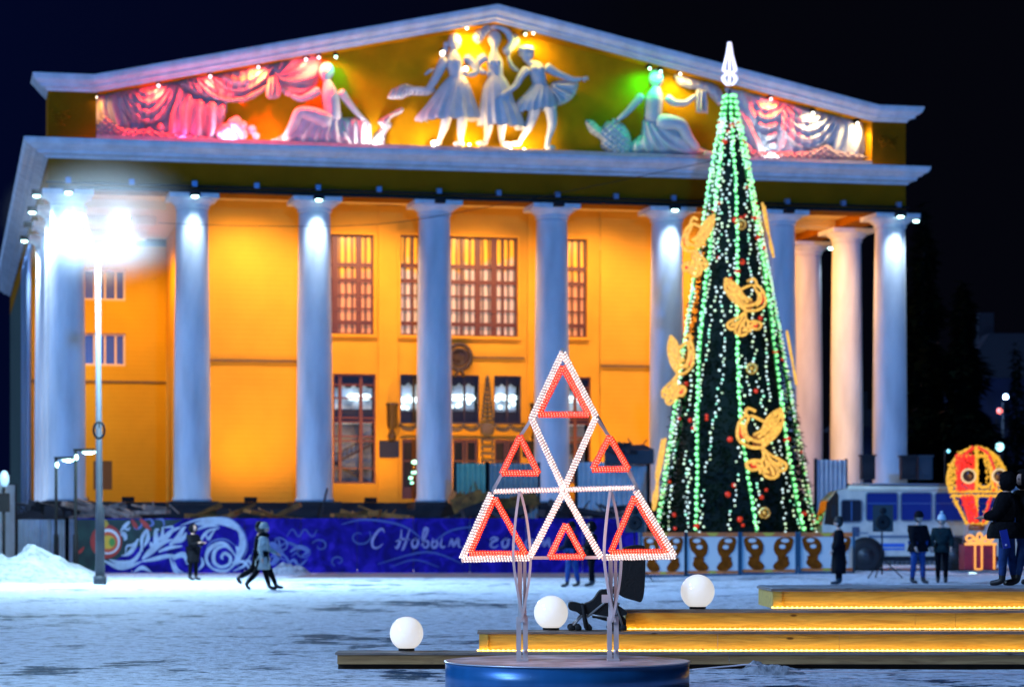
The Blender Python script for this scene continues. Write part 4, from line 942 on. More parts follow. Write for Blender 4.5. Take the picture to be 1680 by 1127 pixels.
# ================================================================ fences, site clutter
DF = 92.6
def ribbon(mb, pts, ws, d, n=5, off=.012):
    """painted stroke on the fence plane: pts in photo pixels, widths in pixels, 2 mm proud"""
    P = cr_pts([(p[0], p[1], w_) for p, w_ in zip(pts, ws)], n); vs = []; N = len(P)
    for i, p in enumerate(P):
        a = P[max(i-1, 0)]; b = P[min(i+1, N-1)]; t = Vector((b.x-a.x, b.y-a.y)); t = t.normalized() if t.length > 1e-6 else Vector((1, 0))
        h = max(p.z, .15)/2
        vs.append(W(p.x - t.y*h, p.y + t.x*h, d-off)); vs.append(W(p.x + t.y*h, p.y - t.x*h, d-off))
    mb.add(vs, [(2*i, 2*i+1, 2*i+3, 2*i+2) for i in range(N-1)])
def mural_mat():
    m = bpy.data.materials.new('blue_mural_paint'); m.use_nodes = True; n = m.node_tree.nodes; l = m.node_tree.links; b = n['Principled BSDF']
    t = n.new('ShaderNodeTexCoord'); nz = n.new('ShaderNodeTexNoise'); nz.inputs['Scale'].default_value = .9; nz.inputs['Detail'].default_value = 4; nz.inputs['Distortion'].default_value = 2.5
    l.new(t.outputs['Object'], nz.inputs['Vector']); r = n.new('ShaderNodeValToRGB'); e = r.color_ramp.elements
    e[0].position = .35; e[0].color = (.008, .003, .11, 1); e[1].position = .7; e[1].color = (.045, .018, .38, 1); x = e.new(.52); x.color = (.015, .006, .22, 1)
    l.new(nz.outputs[0], r.inputs[0]); l.new(r.outputs[0], b.inputs['Base Color']); b.inputs['Roughness'].default_value = .7; b.inputs['Specular IOR Level'].default_value = .1; return m
b0 = W(500, 939, DF)
fence = thing('painted_fence', 'long blue fence painted with white swirls, a red bauble and a New Year greeting', 'fence', (0, DF, 0))
def fobj(mb, name, m, lab=None, kind=None):
    mb.v = [(v[0], v[1]-DF, v[2]) for v in mb.v]; o = mb.obj(name, m, fence)
    if lab: o['label'] = lab
    return o
MUR = mural_mat(); a = W(124, 850, DF); b = W(1048, 938, DF)
xs_ = [a.x+(b.x-a.x)*i/10 for i in range(11)]
for i in range(10):
    m = MB(); m.box((xs_[i]+.01, DF, .02),(xs_[i+1]-.01, DF+.05, a.z)); fobj(m, 'panel', MUR)
GRNP = mat('dark_green_paint', (.01,.045,.03), .6, var=.6, vs=2.5)
m = MB(); P = [(126,852),(300,852),(250,880),(215,905),(175,925),(160,936),(126,936)]; m.add([W(x, y, DF-.006) for x, y in P], [tuple(range(7))]); fobj(m, 'green_paint_patch', GRNP)
# bauble
def disc(mb, cx, cy, rx, ry, d, n=26, a0=0, a1=360):
    mb.add([W(cx+rx*math.cos(R(a0+(a1-a0)*i/n)), cy-ry*math.sin(R(a0+(a1-a0)*i/n)), d) for i in range(n)], [tuple(range(n))])
m = MB(); disc(m, 174, 888, 26, 28, DF-.014); bo = fobj(m, 'painted_bauble', mat('bauble_red_paint', (.55,.03,.01), .5, var=.3))
for col, rx, ry, k in (((.85,.75,.68), 20, 21, 0), ((.75,.10,.02), 16.5, 17, 1), ((.85,.45,.02), 12.5, 11, 2), ((.10,.28,.03), 5, 7, 3)):
    m = MB(); disc(m, 177 if k < 3 else 184, 889 if k else 888, rx, ry, DF-.018-.003*k); fobj(m, 'bauble_ring', mat('bauble_paint_%d' % k, col, .5))
m = MB(); ribbon(m, [(174,853),(172,858),(176,862)], [5,8,9], DF, off=.02); fobj(m, 'bauble_cap', mat('gold_paint', (.6,.35,.02), .5))
WP = mat('white_mural_paint', (.62,.66,.72), .6, var=.3, vs=3); WP2 = mat('pale_blue_mural_paint', (.16,.2,.45), .6, var=.4, vs=3); FAINT = mat('faint_mural_paint', (.07,.09,.28), .6)
Z = lambda pts: [(120+x/4.42, 830+y/4.42) for x, y in pts]   # from the enlarged view
def strokes(lst, m, name):
    q = MB()
    for pts, ws in lst: ribbon(q, Z(pts), ws, DF, off=.010+rnd.uniform(0,.002))
    return fobj(q, name, m)
strokes([([(340,190),(370,150),(400,120),(412,112)],[1,6,5,1]),([(345,210),(365,200),(380,230),(370,250)],[2,8,6,1]),([(370,160),(400,170),(412,150)],[3,4,1]),
 ([(225,395),(330,440),(420,430),(500,400)],[2,9,7,1]),([(260,385),(340,410),(430,400),(480,350),(490,300)],[1,7,6,4,1]),([(350,360),(400,345),(440,300),(470,235)],[1,6,7,2]),([(380,345),(390,290),(430,280),(480,240)],[1,3,4,1]),
 ([(400,400),(450,380),(480,330)],[1,5,1]),([(500,330),(500,230),(540,170),(545,175)],[2,6,5,1]),([(510,300),(540,240),(545,180)],[1,7,2]),([(500,385),(560,330),(640,270),(720,240)],[3,10,8,2]),([(500,400),(600,380),(700,360),(800,370)],[2,7,6,1]),
 ([(560,260),(575,290),(600,270),(600,180),(625,170)],[3,8,9,6,2]),([(590,240),(640,230),(650,150)],[5,7,2]),([(640,270),(700,200),(720,150),(640,160)],[5,6,4,1]),([(700,280),(760,230),(800,160),(820,150)],[4,9,5,1]),([(640,240),(700,190),(780,150)],[2,6,2]),
 ([(720,260),(790,240),(820,190)],[5,8,2]),([(620,330),(700,300),(790,290)],[3,6,2]),([(700,370),(740,470),(770,485)],[2,6,2]),([(720,380),(800,350),(830,420)],[6,9,3]),([(730,400),(760,460),(800,480)],[2,3,1]),
 ([(780,140),(900,100),(1030,90),(1140,110),(1220,200),(1240,300),(1200,400)],[1,3,5,6,6,5,1]),([(880,130),(960,120),(1080,120),(1180,150),(1190,180)],[4,9,8,10,2]),([(900,170),(980,140),(1060,150)],[3,5,1]),
 ([(925,300),(930,240),(980,180),(1060,160)],[2,4,5,1]),([(960,200),(980,240),(1000,210),(1030,170)],[2,4,4,1]),([(1200,170),(1230,260),(1190,380),(1160,420)],[3,11,8,2]),
 ([(1190,380),(1100,270),(1000,300),(965,380),(1010,450),(1100,470),(1170,430)],[2,5,7,5,4,5,1]),([(1150,330),(1100,290),(1030,320),(1020,400),(1070,440),(1130,420),(1140,370),(1100,340),(1075,370),(1090,385)],[1,4,6,6,5,5,5,5,4,1]),
 ([(1180,290),(1200,330),(1190,400),(1150,410)],[2,8,8,2]),([(1140,440),(1230,400),(1290,470)],[2,5,2]),([(1160,470),(1240,430),(1290,350)],[1,4,1]),([(1250,390),(1280,400),(1290,440)],[2,4,1]),([(900,470),(940,420),(930,370)],[1,5,1]),([(440,480),(500,445),(570,480)],[1,7,1])], WP, 'white_swirls')
strokes([([(440,110),(450,160),(490,150),(500,100)],[2,4,4,1]),([(520,100),(560,95),(580,130),(540,150)],[1,3,4,1]),([(600,95),(650,100),(660,150)],[1,4,2]),([(800,130),(900,95),(1000,85),(1130,90),(1230,180),(1260,300),(1230,380)],[1,2,2,3,3,3,1]),
 ([(960,330),(1000,260),(1100,240),(1180,290)],[1,3,3,1]),([(1300,340),(1330,260)],[1,3]),([(1460,240),(1500,230),(1550,260),(1540,310),(1490,310),(1460,270),(1480,240)],[1,2,2,2,2,2,1]),([(1490,240),(1500,290),(1505,300)],[2,4,1]),
 ([(1430,380),(1460,350),(1520,350),(1560,400),(1540,450)],[1,3,3,3,1]),([(1560,420),(1600,390),(1640,430),(1700,380)],[1,5,4,1])], WP2, 'pale_swirls')
q = MB()
for (cx, cy, r) in ((456,908,12),(496,905,14),(430,915,16),(525,895,14),(555,920,12),(590,880,20),(395,925,10),(470,925,9)):
    ribbon(q, [(cx+r*(1-k*.09)*math.cos(k*.75+cx), cy+.8*r*(1-k*.09)*math.sin(k*.75+cx)) for k in range(9)], [1.2,2,2.4,2.6,2.4,2,1.8,1.4,.8], DF, off=.009)
for pts, ws in (([(470,880),(480,868),(490,880),(500,868),(512,880),(520,869)],[1,2,2,2,2,1]),([(450,905),(470,890),(490,900),(478,912)],[1,4,5,1]),([(700,900),(740,870),(800,862)],[1,3,1]),([(560,860),(600,852),(660,862),(700,890)],[1,3,3,1]),([(620,925),(700,905),(760,925)],[1,3,1]),([(640,930),(680,918),(720,930)],[1,2,1])): ribbon(q, pts, ws, DF, off=.009)
fobj(q, 'faint_swirls', FAINT)
q = MB()
for pts, ws in (([(430,905),(445,893),(457,905),(450,922),(440,925)],[2,9,12,8,2]),([(476,905),(490,897),(505,903),(495,912)],[2,7,6,1]),([(455,912),(470,920)],[3,1])): ribbon(q, pts, ws, DF, off=.011)
fobj(q, 'pale_leaves', WP2)
m = MB()
for pts, ws in (([(216,852),(222,862),(226,868)],[4,7,1]),([(230,851),(240,862),(248,870)],[4,8,1]),([(126,908),(132,904),(138,897)],[2,5,2])): ribbon(m, pts, ws, DF, off=.013)
fobj(m, 'red_ribbon_paint', _m['bauble_red_paint'])
# greeting in handwriting: С Новым годом
def T(pts): return [(560+x/3, 752+y/3) for x, y in pts]
LET = [[(212,362),(200,346),(176,362),(153,402),(156,434),(180,438),(206,418)],
 [(296,348),(292,395),(276,438),(263,432)],[(337,345),(322,395),(306,440),(296,452)],[(268,408),(300,396),(338,398)],
 [(362,392),(348,412),(354,436),(370,432),(378,408),(362,392),(372,396),(388,400)],
 [(392,430),(412,388),(424,350),(412,344),(402,378),(402,424),(414,438),(428,424),(424,406),(406,408)],
 [(452,392),(446,424),(456,438),(472,424),(468,406),(450,412)],[(496,390),(489,426),(500,436),(512,430)],
 [(528,434),(544,396),(552,430),(574,394),(578,430),(592,436)],
 [(732,402),(748,388),(768,396),(742,412),(736,430),(754,438),(774,424)],
 [(808,392),(792,412),(798,436),(814,432),(822,408),(808,392),(818,396),(834,400)],
 [(872,396),(852,404),(850,432),(870,430),(884,394),(878,440),(862,476),(850,462),(886,430)],
 [(924,392),(908,412),(914,436),(930,432),(938,408),(924,392),(934,396),(950,400)],
 [(974,434),(990,396),(998,430),(1020,394),(1024,430),(1040,436)]]
m = MB()
for s_ in LET: ribbon(m, T(s_), [1.4]+[3.5+.9*math.sin(i) for i in range(len(s_)-2)]+[.9], DF, 6, off=.014)
fobj(m, 'greeting_lettering', mat('pale_lettering_paint', (.40,.32,.55), .6, var=.3, vs=6))
# corrugated metal fences
def corr(name, p0, p1, d0, d1, ytop, ybot, label, col=(.42,.5,.62), amp=.025):
    a = W(p0, ybot, d0); b = W(p1, ybot, d1); top = W(p0, ytop, d0).z; L_ = (Vector((b.x,b.y))-Vector((a.x,a.y))); n = max(8, int(L_.length/.05)); t = L_.normalized(); nn = Vector((t.y, -t.x))
    vs = []
    for i in range(n+1):
        o_ = amp*(1 if (i//2) % 2 else -1); p = Vector((a.x,a.y)) + L_*i/n + nn*o_; vs += [(p.x,p.y,-.02 + gz(p.x,p.y)),(p.x,p.y,top)]
    m = MB(); m.add(vs, [(2*i, 2*i+2, 2*i+3, 2*i+1) for i in range(n)])
    m.v = [(v[0]-a.x, v[1]-a.y, v[2]) for v in m.v]
    o = m.obj(name, mat('sheet_metal_%d' % int(col[1]*100), col, .4, .35, var=.25, vs=1.5), None, (a.x, a.y, 0)); tag(o, label, 'fence')
    q = MB()
    q.box((-.06,-.02,0),(.06,.06,top+.05)); q.obj('post', BLACK, o); q = MB(); q.box((L_.x-.06,L_.y-.02,0),(L_.x+.06,L_.y+.06,top+.05)); q.obj('post', BLACK, o); return o
corr('sheet_fence', 26, 110, 92.5, 93.2, 852, 930, 'grey-blue corrugated sheet fence behind the big snow pile')
corr('sheet_fence', 110, 122, 93.2, 93.4, 851, 930, 'narrow corrugated sheet beside the start of the painted fence')
corr('sheet_fence', -20, 24, 88, 91, 793, 930, 'tall corrugated metal sheet at the left edge behind the thin post')
corr('sheet_fence', 746, 798, 98.8, 99, 760, 815, 'green corrugated sheet standing between two white columns', (.30,.45,.26))
corr('sheet_fence', 800, 884, 99, 99.3, 760, 822, 'grey corrugated sheet standing behind the lit triangle sculpture', (.40,.33,.26))
corr('sheet_fence', 945, 1064, 99.4, 99.8, 758, 825, 'pale corrugated sheet behind the right half of the triangle sculpture', (.66,.60,.55))
corr('sheet_fence', 1338, 1388, 100.5, 101, 754, 830, 'white corrugated sheet panel above the front of the bus', (.75,.75,.78))
corr('sheet_fence', 1392, 1700, 104.6, 106, 795, 850, 'low grey sheet fence behind the bus roof', (.35,.42,.5))
# blocks and debris on the terrace edge
def dark_box(px0, px1, py0, py1, d, name, label, cat, m=DARK, dep=.6):
    a = W(px0, py1, d); b = W(px1, py0, d); cx = (a.x+b.x)/2; w_ = (b.x-a.x)/2; h = b.z-a.z
    q = MB(); q.box((-w_,0,0),(w_,dep,h)); q.box((-w_-.05,-.05,h),(w_+.05,dep+.05,h+.06)); q.box((-w_+.1,-.04,h*.2),(w_-.1,-.001,h*.8))
    return tag(q.obj(name, m, None, (cx, d, a.z)), label, cat)
dark_box(1414, 1436, 748, 786, 101.2, 'utility_cabinet', 'dark cabinet between the two rightmost white columns', 'cabinet')
dark_box(1479, 1504, 749, 786, 101.5, 'utility_cabinet', 'dark cabinet against the foot of the last column', 'cabinet')
dark_box(1507, 1530, 749, 786, 101.6, 'utility_cabinet', 'outermost dark cabinet right of the last column', 'cabinet', mat('dark_grey_metal', (.05,.05,.055), .6))
def rubble(px, py, d, w_, h, label, n=9, m=DARK, seed=1):
    r = random.Random(seed); q = MB(); c = W(px, py, d)
    for i in range(n):
        s = Vector((r.uniform(.2,.6)*w_*.5, r.uniform(.15,.4), r.uniform(.08,.3)*h)); M_ = Matrix.Translation((r.uniform(-.5,.5)*w_, r.uniform(-.3,.3), r.uniform(0,.6)*h)) @ Matrix.Rotation(r.uniform(-.5,.5), 4, 'Y') @ Matrix.Rotation(r.uniform(-.6,.6), 4, 'Z')
        q.box(-s, s, M_)
    for i in range(5):
        x = r.uniform(-.5,.5)*w_; q.bar((x,0,0),(x+r.uniform(-.5,.5),.1,h*r.uniform(.6,1.3)),.05)
    return tag(q.obj('debris_pile', m, None, (c.x, d, c.z)), label, 'debris')
STON = mat('snowy_rubble', (.40,.27,.20), .8, var=.6, vs=3, bump=.6, bs=5); ORS = mat('yellow_rubble', (.34,.13,.015), .8, var=.6, vs=3, bump=.6, bs=5)
rubble(105, 843, 98.6, 2.6, .6, 'black building rubble at the foot of the left corner column', 11, seed=2)
rubble(62, 850, 98.2, 1.7, .5, 'dark rubble with broken planks left of the corner column', 8, seed=3)
rubble(205, 842, 98.2, 4.2, .35, 'pinkish snow-dusted boards lying between the first and second columns', 13, STON, 4)
rubble(400, 850, 98.4, 3.4, .35, 'yellow-lit boards lying between the second and third columns', 12, ORS, 5)
rubble(600, 850, 98.4, 2.6, .35, 'yellow-lit rubble in front of the left tall window', 10, ORS, 6)
rubble(810, 845, 98.2, 2.6, 1.1, 'heap of brown earth and boards right of the fourth column', 16, ORS, 7)
rubble(800, 852, 97.6, 2.4, .7, 'darker broken pallets in front of the brown earth heap', 10, DARK, 8)
rubble(960, 846, 98.0, 3.0, .6, 'dark rubble below the pale corrugated sheet', 10, DARK, 9)
rubble(1030, 742, 99.0, 1.0, .55, 'dark load heaped above the pale corrugated sheet', 6, DARK, 10)
m = MB(); a = W(1008,760,98.6); m.box((-.95,0,0),(.95,.9,.55)); m.add([(-.95,0,.552),(.95,0,.552),(.55,.1,.75),(-.6,.1,.70)], [(0,1,2,3)]); m.box((-.5,-.012,.18),(-.1,-.004,.34)); m.box((.1,-.012,.18),(.5,-.004,.34))
tag(m.obj('tarpaulin_stack', mat('black_tarpaulin', (.02,.02,.025), .5, var=.4, bump=.4), None, (a.x+.6, 98.8, a.z)), 'black covered stack on top of the pale corrugated sheets', 'stack')
m = MB(); m.tube([(0,0,0),(.25,.1,1.15)], .05, 6); m.tube([(.02,-.02,.0),(.3,.2,.1)], .03, 5); p = W(526,849,98.6); tag(m.obj('wooden_prop', DARK, None, (p.x, 98.6, p.z)), 'dark pole leaning against the third column', 'pole')

# ================================================================ lamp posts
GALV = mat('galvanised_pole', (.035,.045,.06), .7, 0, var=.2, vs=2)
def street_lamp():
    t = thing('street_lamp', 'tall twin-headed street lamp glaring white in front of the theatre corner', 'street lamp', (W(164,958,73).x, 73, 0))
    m = MB(); m.tube([(0,0,0),(0,0,2.2),(-.02,0,2.25),(-.06,0,9.4)], [.14,.13,.10,.07], 14); m.tube([(0,0,0),(0,0,.25)], .19, 14); m.obj('pole', GALV, t)
    m = MB(); m.tube([(-.68,0,10.55),(-.4,0,10.35),(-.06,0,9.4),(.35,0,10.35),(.62,0,10.5)], .04, 8); m.obj('arm', GALV, t)
    zr = W(162, 706, 73).z
    m = MB(); m.tube([(.16*math.cos(a*.5236),-.16,zr+.24*math.sin(a*.5236)) for a in range(12)], .035, 8, closed=True); m.tube([(0,-.02,zr),(0,-.16,zr+.23)], .02, 6); m.obj('ring_fitting', BLACK, t)
    for x in (-.65, .62):
        m = MB(); m.box((x-.26,-.16,10.5),(x+.26,.16,10.62)); m.box((x-.2,-.12,10.62),(x+.2,.12,10.67)); h = m.obj('lamp_head', BLACK, t)
        m = MB(); m.ball((x,-.02,10.46), .22, 14, 8, 1.0, .6, .8); m.obj('lens', mat('street_lamp_lens', (1,1,1), .3, emit=(.82,.95,1), es=45), h)
        lamp('street_lamp_light', 'SPOT', (x, -.02, 10.2), (.5,.8,1), 7000, .2, t, (0,-.25,-1), 165, .6)
        lamp('street_lamp_light', 'POINT', (x, -.45, 10.42), (.56,.8,1), 2900, .12, t)
    return t
sl = street_lamp()
added_lamp = copy_tree(sl); added_lamp.location = (-17, 14, 0); added_lamp.rotation_euler = (0, 0, 0); added_lamp['label'] = 'street lamp copy added out of view on the left to light the snow'; [C.objects.unlink(o) for o in ()]  # unseen lamp copy added to brighten the foreground snow
def small_lamp(px, pytop, pybase, d, label, arm=22, s=1):
    b = W(px, pybase, d); h = W(px, pytop, d).z; t = thing('path_lamp', label, 'lamp post', (b.x, d, 0), group='small dark lamp posts by the left fence'); k = 1/pm(d)
    m = MB(); m.tube([(0,0,0),(0,0,1.4),(0,0,1.45),(0,0,h)], [.10,.09,.055,.05], 10); m.obj('pole', BLACK, t)
    m = MB(); m.box((-.06,-.06,h-.02),(arm*k*.55,.06,h+.06)); m.box((arm*k*.5,-.10,h-.03),(arm*k*1.3,.10,h+.06)); hd_ = m.obj('lamp_head', BLACK, t)
    m = MB(); m.ball((arm*k*.92,0,h-.05), .11, 10, 6, 2.1, .8, .55); m.ball((.03,-.02,h-.22), .08, 8, 6, .8, .8, 1.2); m.obj('lens', mat('cool_lens', (1,1,1), .3, emit=(.5,1,.85), es=5), hd_)
    lamp('path_lamp_light', 'POINT', (arm*k*.92, -.1, h-.2), (.6,1,.9), 60, .08, t)
small_lamp(92, 752, 905, 88, 'shorter dark lamp post with a small green-white head left of the street lamp')
small_lamp(124, 739, 936, 83, 'taller dark lamp post with a small green-white head beside the street lamp', 24)
t = thing('thin_post', 'thin dark post with a small box at the far left edge', 'post', (W(6,950,81).x, 81, 0)); m = MB(); m.tube([(0,0,0),(0,0,3.0)], .055, 8); m.obj('pole', BLACK, t)
m = MB(); m.box((-.18,-.1,2.15),(.18,.1,2.75)); m.obj('box', BLACK, t); m = MB(); m.ball((.02,0,3.2), .16, 10, 8, 1, 1, 1.7); m.obj('lamp', mat('pale_glass', (.55,.7,.8), .3, emit=(.3,.55,.7), es=.5), t)

# ================================================================ speakers
def speaker(px, d, ytop, ybot, label, s=1.0, stand=True):
    x = W(px, 900, d).x; z0 = gz(x, d); zb = W(px, ybot, d).z; zt = W(px, ytop, d).z; h = zt-zb
    t = thing('speaker_box', label, 'loudspeaker', (x, d, zb)); w_ = .30
    m = MB(); m.add([(-w_,-.2,0),(w_,-.2,0),(w_*.75,.25,0),(-w_*.75,.25,0),(-w_,-.2,h),(w_,-.2,h),(w_*.75,.25,h),(-w_*.75,.25,h)], [(3,2,1,0),(4,5,6,7),(0,1,5,4),(1,2,6,5),(2,3,7,6),(3,0,4,7)]); m.obj('cabinet', mat('speaker_black', (.03,.022,.015), .6), t)
    m = MB(); m.lathe([(.2,.0),(.22,.02),(.16,.03),(.04,.0)], 16, Matrix.Translation((0,-.205,h*.35)) @ Matrix.Rotation(R(90), 4, 'X')); m.lathe([(.09,.0),(.1,.02),(.03,.02)], 12, Matrix.Translation((0,-.205,h*.78)) @ Matrix.Rotation(R(90), 4, 'X')); m.obj('grille', BLACK, t)
    if stand:
        s_ = thing('speaker_stand', label.replace('black loudspeaker', 'tripod stand under the loudspeaker'), 'stand', (x, d, z0)); hh = zb-z0
        m = MB(); m.tube([(0,0,.12),(0,0,hh)], .025, 6); m.obj('pole', BLACK, s_)
        for a in (-20, 100, 220):
            m = MB(); c, n_ = math.cos(R(a)), math.sin(R(a)); m.tube([(0,0,.62),(c*.6,n_*.6,.02)], .018, 6); m.tube([(0,0,.25),(c*.3,n_*.3,.32)], .012, 5); m.obj('leg', BLACK, s_)
speaker(1447, 74, 828, 872, 'black loudspeaker in front of the bus')
speaker(1041, 76, 829, 873, 'black loudspeaker just left of the christmas tree')

# ================================================================ ornate low fence round the tree
ORN = mat('brown_ornament', (.30,.06,.004), .8, var=.4, vs=5, spec=.05); OBG = mat('white_ornament_board', (.72,.62,.52), .6); OOR = mat('orange_border', (.9,.18,.01), .6, var=.4, vs=3); FRM = mat('dark_teal_frame', (.02,.05,.08), .5)
def opanel(px0, px1, d, label):
    a = W(px0, 948, d); b = W(px1, 948, d); w_ = b.x-a.x; z0 = gz(a.x, d); zt = W(px0, 872, d).z; h = zt-z0
    t = thing('ornate_fence_panel', label, 'fence panel', (a.x, d, z0), group='ornate fence panels round the christmas tree')
    m = MB(); m.box((.03,0,.10),(w_-.03,.03,h-.02)); m.obj('board', OBG, t)
    m = MB(); m.box((-.05,-.04,0),(.03,.06,h)); m.box((w_-.03,-.04,0),(w_+.05,.06,h)); m.box((.03,-.03,0),(w_-.03,.05,.09)); m.obj('frame', FRM, t)
    m = MB(); m.box((.03,-.012,h-.16),(w_-.03,-.002,h-.02)); m.box((.03,-.012,.10),(w_-.03,-.002,.20)); m.obj('border', OOR, t)
    m = MB(); m.add([(w_*.38,-.018,h-.03),(w_*.62,-.018,h-.03),(w_*.55,-.018,h-.15),(w_*.45,-.018,h-.15)], [(3,2,1,0)]); m.add([(w_*.42,-.018,.11),(w_*.58,-.018,.11),(w_*.55,-.018,.2),(w_*.45,-.018,.2)], [(0,1,2,3)]); m.obj('yellow_motif', mat('yellow_motif', (.7,.42,.02), .6), t)
    up = [(.06,.86),(.30,.86),(.40,.72),(.40,.55),(.33,.43),(.22,.40),(.16,.50),(.08,.62)]; lo = [(.16,.38),(.24,.42),(.34,.34),(.42,.22),(.38,.14),(.22,.14),(.12,.26)]
    m = MB()
    for s in (0, 1):
        for P in (up, lo):
            Q = cr_pts([(x if not s else 1-x, y, 0) for x, y in P], 4, True); m.prism([(q.x*w_, -.008, q.y*h) for q in Q], (0,-.012,0))
        m.box(((.14 if not s else .66)*w_,-.018,.36*h),((.34 if not s else .86)*w_,-.006,.44*h))
    m.obj('brown_motif', ORN, t)
    m = MB()
    for s in (0, 1):
        for cx, cy, rx, ry in ((.20,.80,.075,.05),(.25,.66,.06,.05)):
            m.add([((cx if not s else 1-cx)*w_+rx*w_*math.cos(k*.628)*(1 if not s else -1), -.024, cy*h+ry*h*math.sin(k*.628)) for k in range(10)], [tuple(range(10))])
    m.obj('white_motif', OBG, t)
opanel(1052, 1124, 83, 'ornate brown and white fence panel partly behind the triangle sculpture')
opanel(1126, 1212, 83, 'ornate fence panel directly above the white globe on the third step')
opanel(1216, 1306, 83, 'ornate fence panel right of the one above the globe')
opanel(1312, 1400, 83, 'ornate fence panel partly behind the person in profile')

# ================================================================ christmas tree
DT = 90.0; TX = W(1208, 900, DT).x; TZ = W(0, 147, DT).z; LEAN = W(1197,150,DT).x - TX; RB = 134/pm(DT)
FIR = mat('artificial_fir', (.004,.016,.005), .9, var=.6, vs=4, spec=.1)
tree = thing('christmas_tree', 'tall narrow christmas tree covered in green and white lights with glowing firebirds', 'christmas tree', (TX, DT, 0))
zt0 = .35
def cone(phi, t, dr=0.0):
    """phi degrees from facing the camera, t 0 base .. 1 top"""
    z = zt0 + (TZ-zt0)*t; r = RB*(1-t)**.93*1.0 + .04 + dr; a = R(phi)
    return Vector((LEAN*t + r*math.sin(a), -r*math.cos(a), z))
m = MB(); m.tube([(0,0,0),(LEAN,0,TZ)], [.25,.05], 10); m.obj('trunk', mat('trunk_steel', (.06,.05,.05), .6), tree)
m = MB(); r_ = random.Random(5)
for i in range(15000):
    t = 1-math.sqrt(r_.random()); t = min(t, .985); ph = r_.uniform(-180, 180); p = cone(ph, t, (-r_.random()**1.5*.55+.14*noise.noise(Vector((ph*.12, t*30, 0)))))
    o_ = (cone(ph, t, .3)-cone(ph, t, 0)).normalized(); tg = Vector((o_.y, -o_.x, 0)); ln = r_.uniform(.14,.30)*(1-.35*t)
    d1_ = (o_ + tg*r_.uniform(-.9,.9) + Vector((0,0,r_.uniform(-.7,.35)))).normalized(); sd3 = d1_.cross(Vector((r_.uniform(-1,1),r_.uniform(-1,1),1))).normalized()*ln*.22
    m.add([p-sd3, p+sd3, p+d1_*ln+sd3*.3, p+d1_*ln-sd3*.3], [(0,1,2,3)])
for i in range(1500):
    t = 1-math.sqrt(r_.random()); t = min(t, .97); ph = r_.uniform(-180, 180); o_ = (cone(ph, t, .3)-cone(ph, t, 0)).normalized(); p = cone(ph, t, 0); tip = p + o_*r_.uniform(.12,.34)*(1-.5*t) + Vector((0,0,-r_.uniform(.05,.22)))
    for k in range(5):
        a = p.lerp(tip, k/5); sd5 = Vector((-o_.y, o_.x, 0))*r_.choice((-1,1))*.09 + (tip-p).normalized()*.07; m.add([a, a+sd5, a+sd5+Vector((0,0,.025)), a+Vector((0,0,.03))], [(0,1,2,3)])
m.obj('crown', FIR, tree)
m = MB(); m.lathe([(RB*(1-k/12)**.93*.86+.02, zt0+(TZ-zt0)*k/12) for k in range(12)], 30); m.v = [(v[0]+LEAN*(v[2]-zt0)/(TZ-zt0), v[1], v[2]) for v in m.v]; m.obj('inner_cone', mat('dark_fir_core', (.004,.012,.006), .9), tree)
GB = mat('green_bulb', (.5,1,.6), .4, emit=(.28,1,.24), es=1.7); GC = mat('green_bulb_halo', (.02,.5,.1), .6, emit=(.22,.6,.04), es=.10)  # halo: dim emissive tube puts the bulbs' glow onto the foliage
WB = mat('white_bulb', (1,1,1), .4, emit=(.8,1,.72), es=1.0)
for k in range(8):
    ph0 = -85 + k*46
    if ph0 > 180: ph0 -= 360
    q = MB(); q.cur = 0; n = 78; pts = []
    for i in range(n):
        t = .0+.985*i/(n-1); ph = ph0 + 5*math.sin(i*.09+k) - 6*t
        c = cone(ph, t, .10); pts.append(cone(ph, t, .04))
        if abs(((ph+180) % 360)-180) < 112: q.ball(c + Vector((rnd.uniform(-.025,.025),0,rnd.uniform(-.02,.02))), rnd.choice((.060,.066,.070)), 8, 6)
    q.cur = 1; q.tube(pts, .05, 5); q.obj('light_string', [GB, GC], tree)
WB2 = mat('yellow_green_bulb', (1,1,1), .4, emit=(.75,1,.30), es=1.1); WB3 = mat('green_small_bulb', (1,1,1), .4, emit=(.30,1,.35), es=1.1)
for k in range(24):
    ph0 = -170 + k*15 + rnd.uniform(-4, 4); q = MB()
    if abs(ph0) > 115: continue
    n = 150; t = .01
    while t < .94:
        q.cur = rnd.choice((0,0,1,1,2))
        if noise.noise(Vector((t*14, k*3.3, 0))) > -.25: q.ball(cone(ph0 + rnd.uniform(-1,1)*2.2/(1-t+.15) + 7*math.sin(t*9+k), t, .10), rnd.choice((.034,.040,.046)), 6, 5)
        t += rnd.uniform(.0065,.0115)
    q.obj('light_string', [WB, WB2, WB3], tree)
REDB = mat('red_bauble', (.7,.02,.01), .25, emit=(.9,.06,.01), es=.55); GOLD = mat('gold_bauble', (.9,.5,.1), .2, .6, emit=(.8,.35,.03), es=.35)
for i in range(64):
    t = rnd.random()**1.4*.95; ph = rnd.uniform(-88, 88); q = MB(); q.ball(cone(ph, t, .06), rnd.choice((.06,.08,.10)), 8, 6); q.obj('bauble', REDB, tree)
for px, py in ((1214,374),(1232,610),(1253,842),(1141,420)):
    t = (W(px,py,DT).z-zt0)/(TZ-zt0); x = W(px, py, DT-RB*(1-t)).x-TX-LEAN*t; r = RB*(1-t)**.93+.1; c = cone(math.degrees(math.asin(max(-1,min(1,x/r)))), t, .12); q = MB()
    q.tube([c + Vector((.17*math.cos(a*.628), 0, .17*math.sin(a*.628))) for a in range(10)], .045, 6, closed=True); q.ball(c, .08, 8, 6); q.obj('ring_bauble', GOLD, tree)
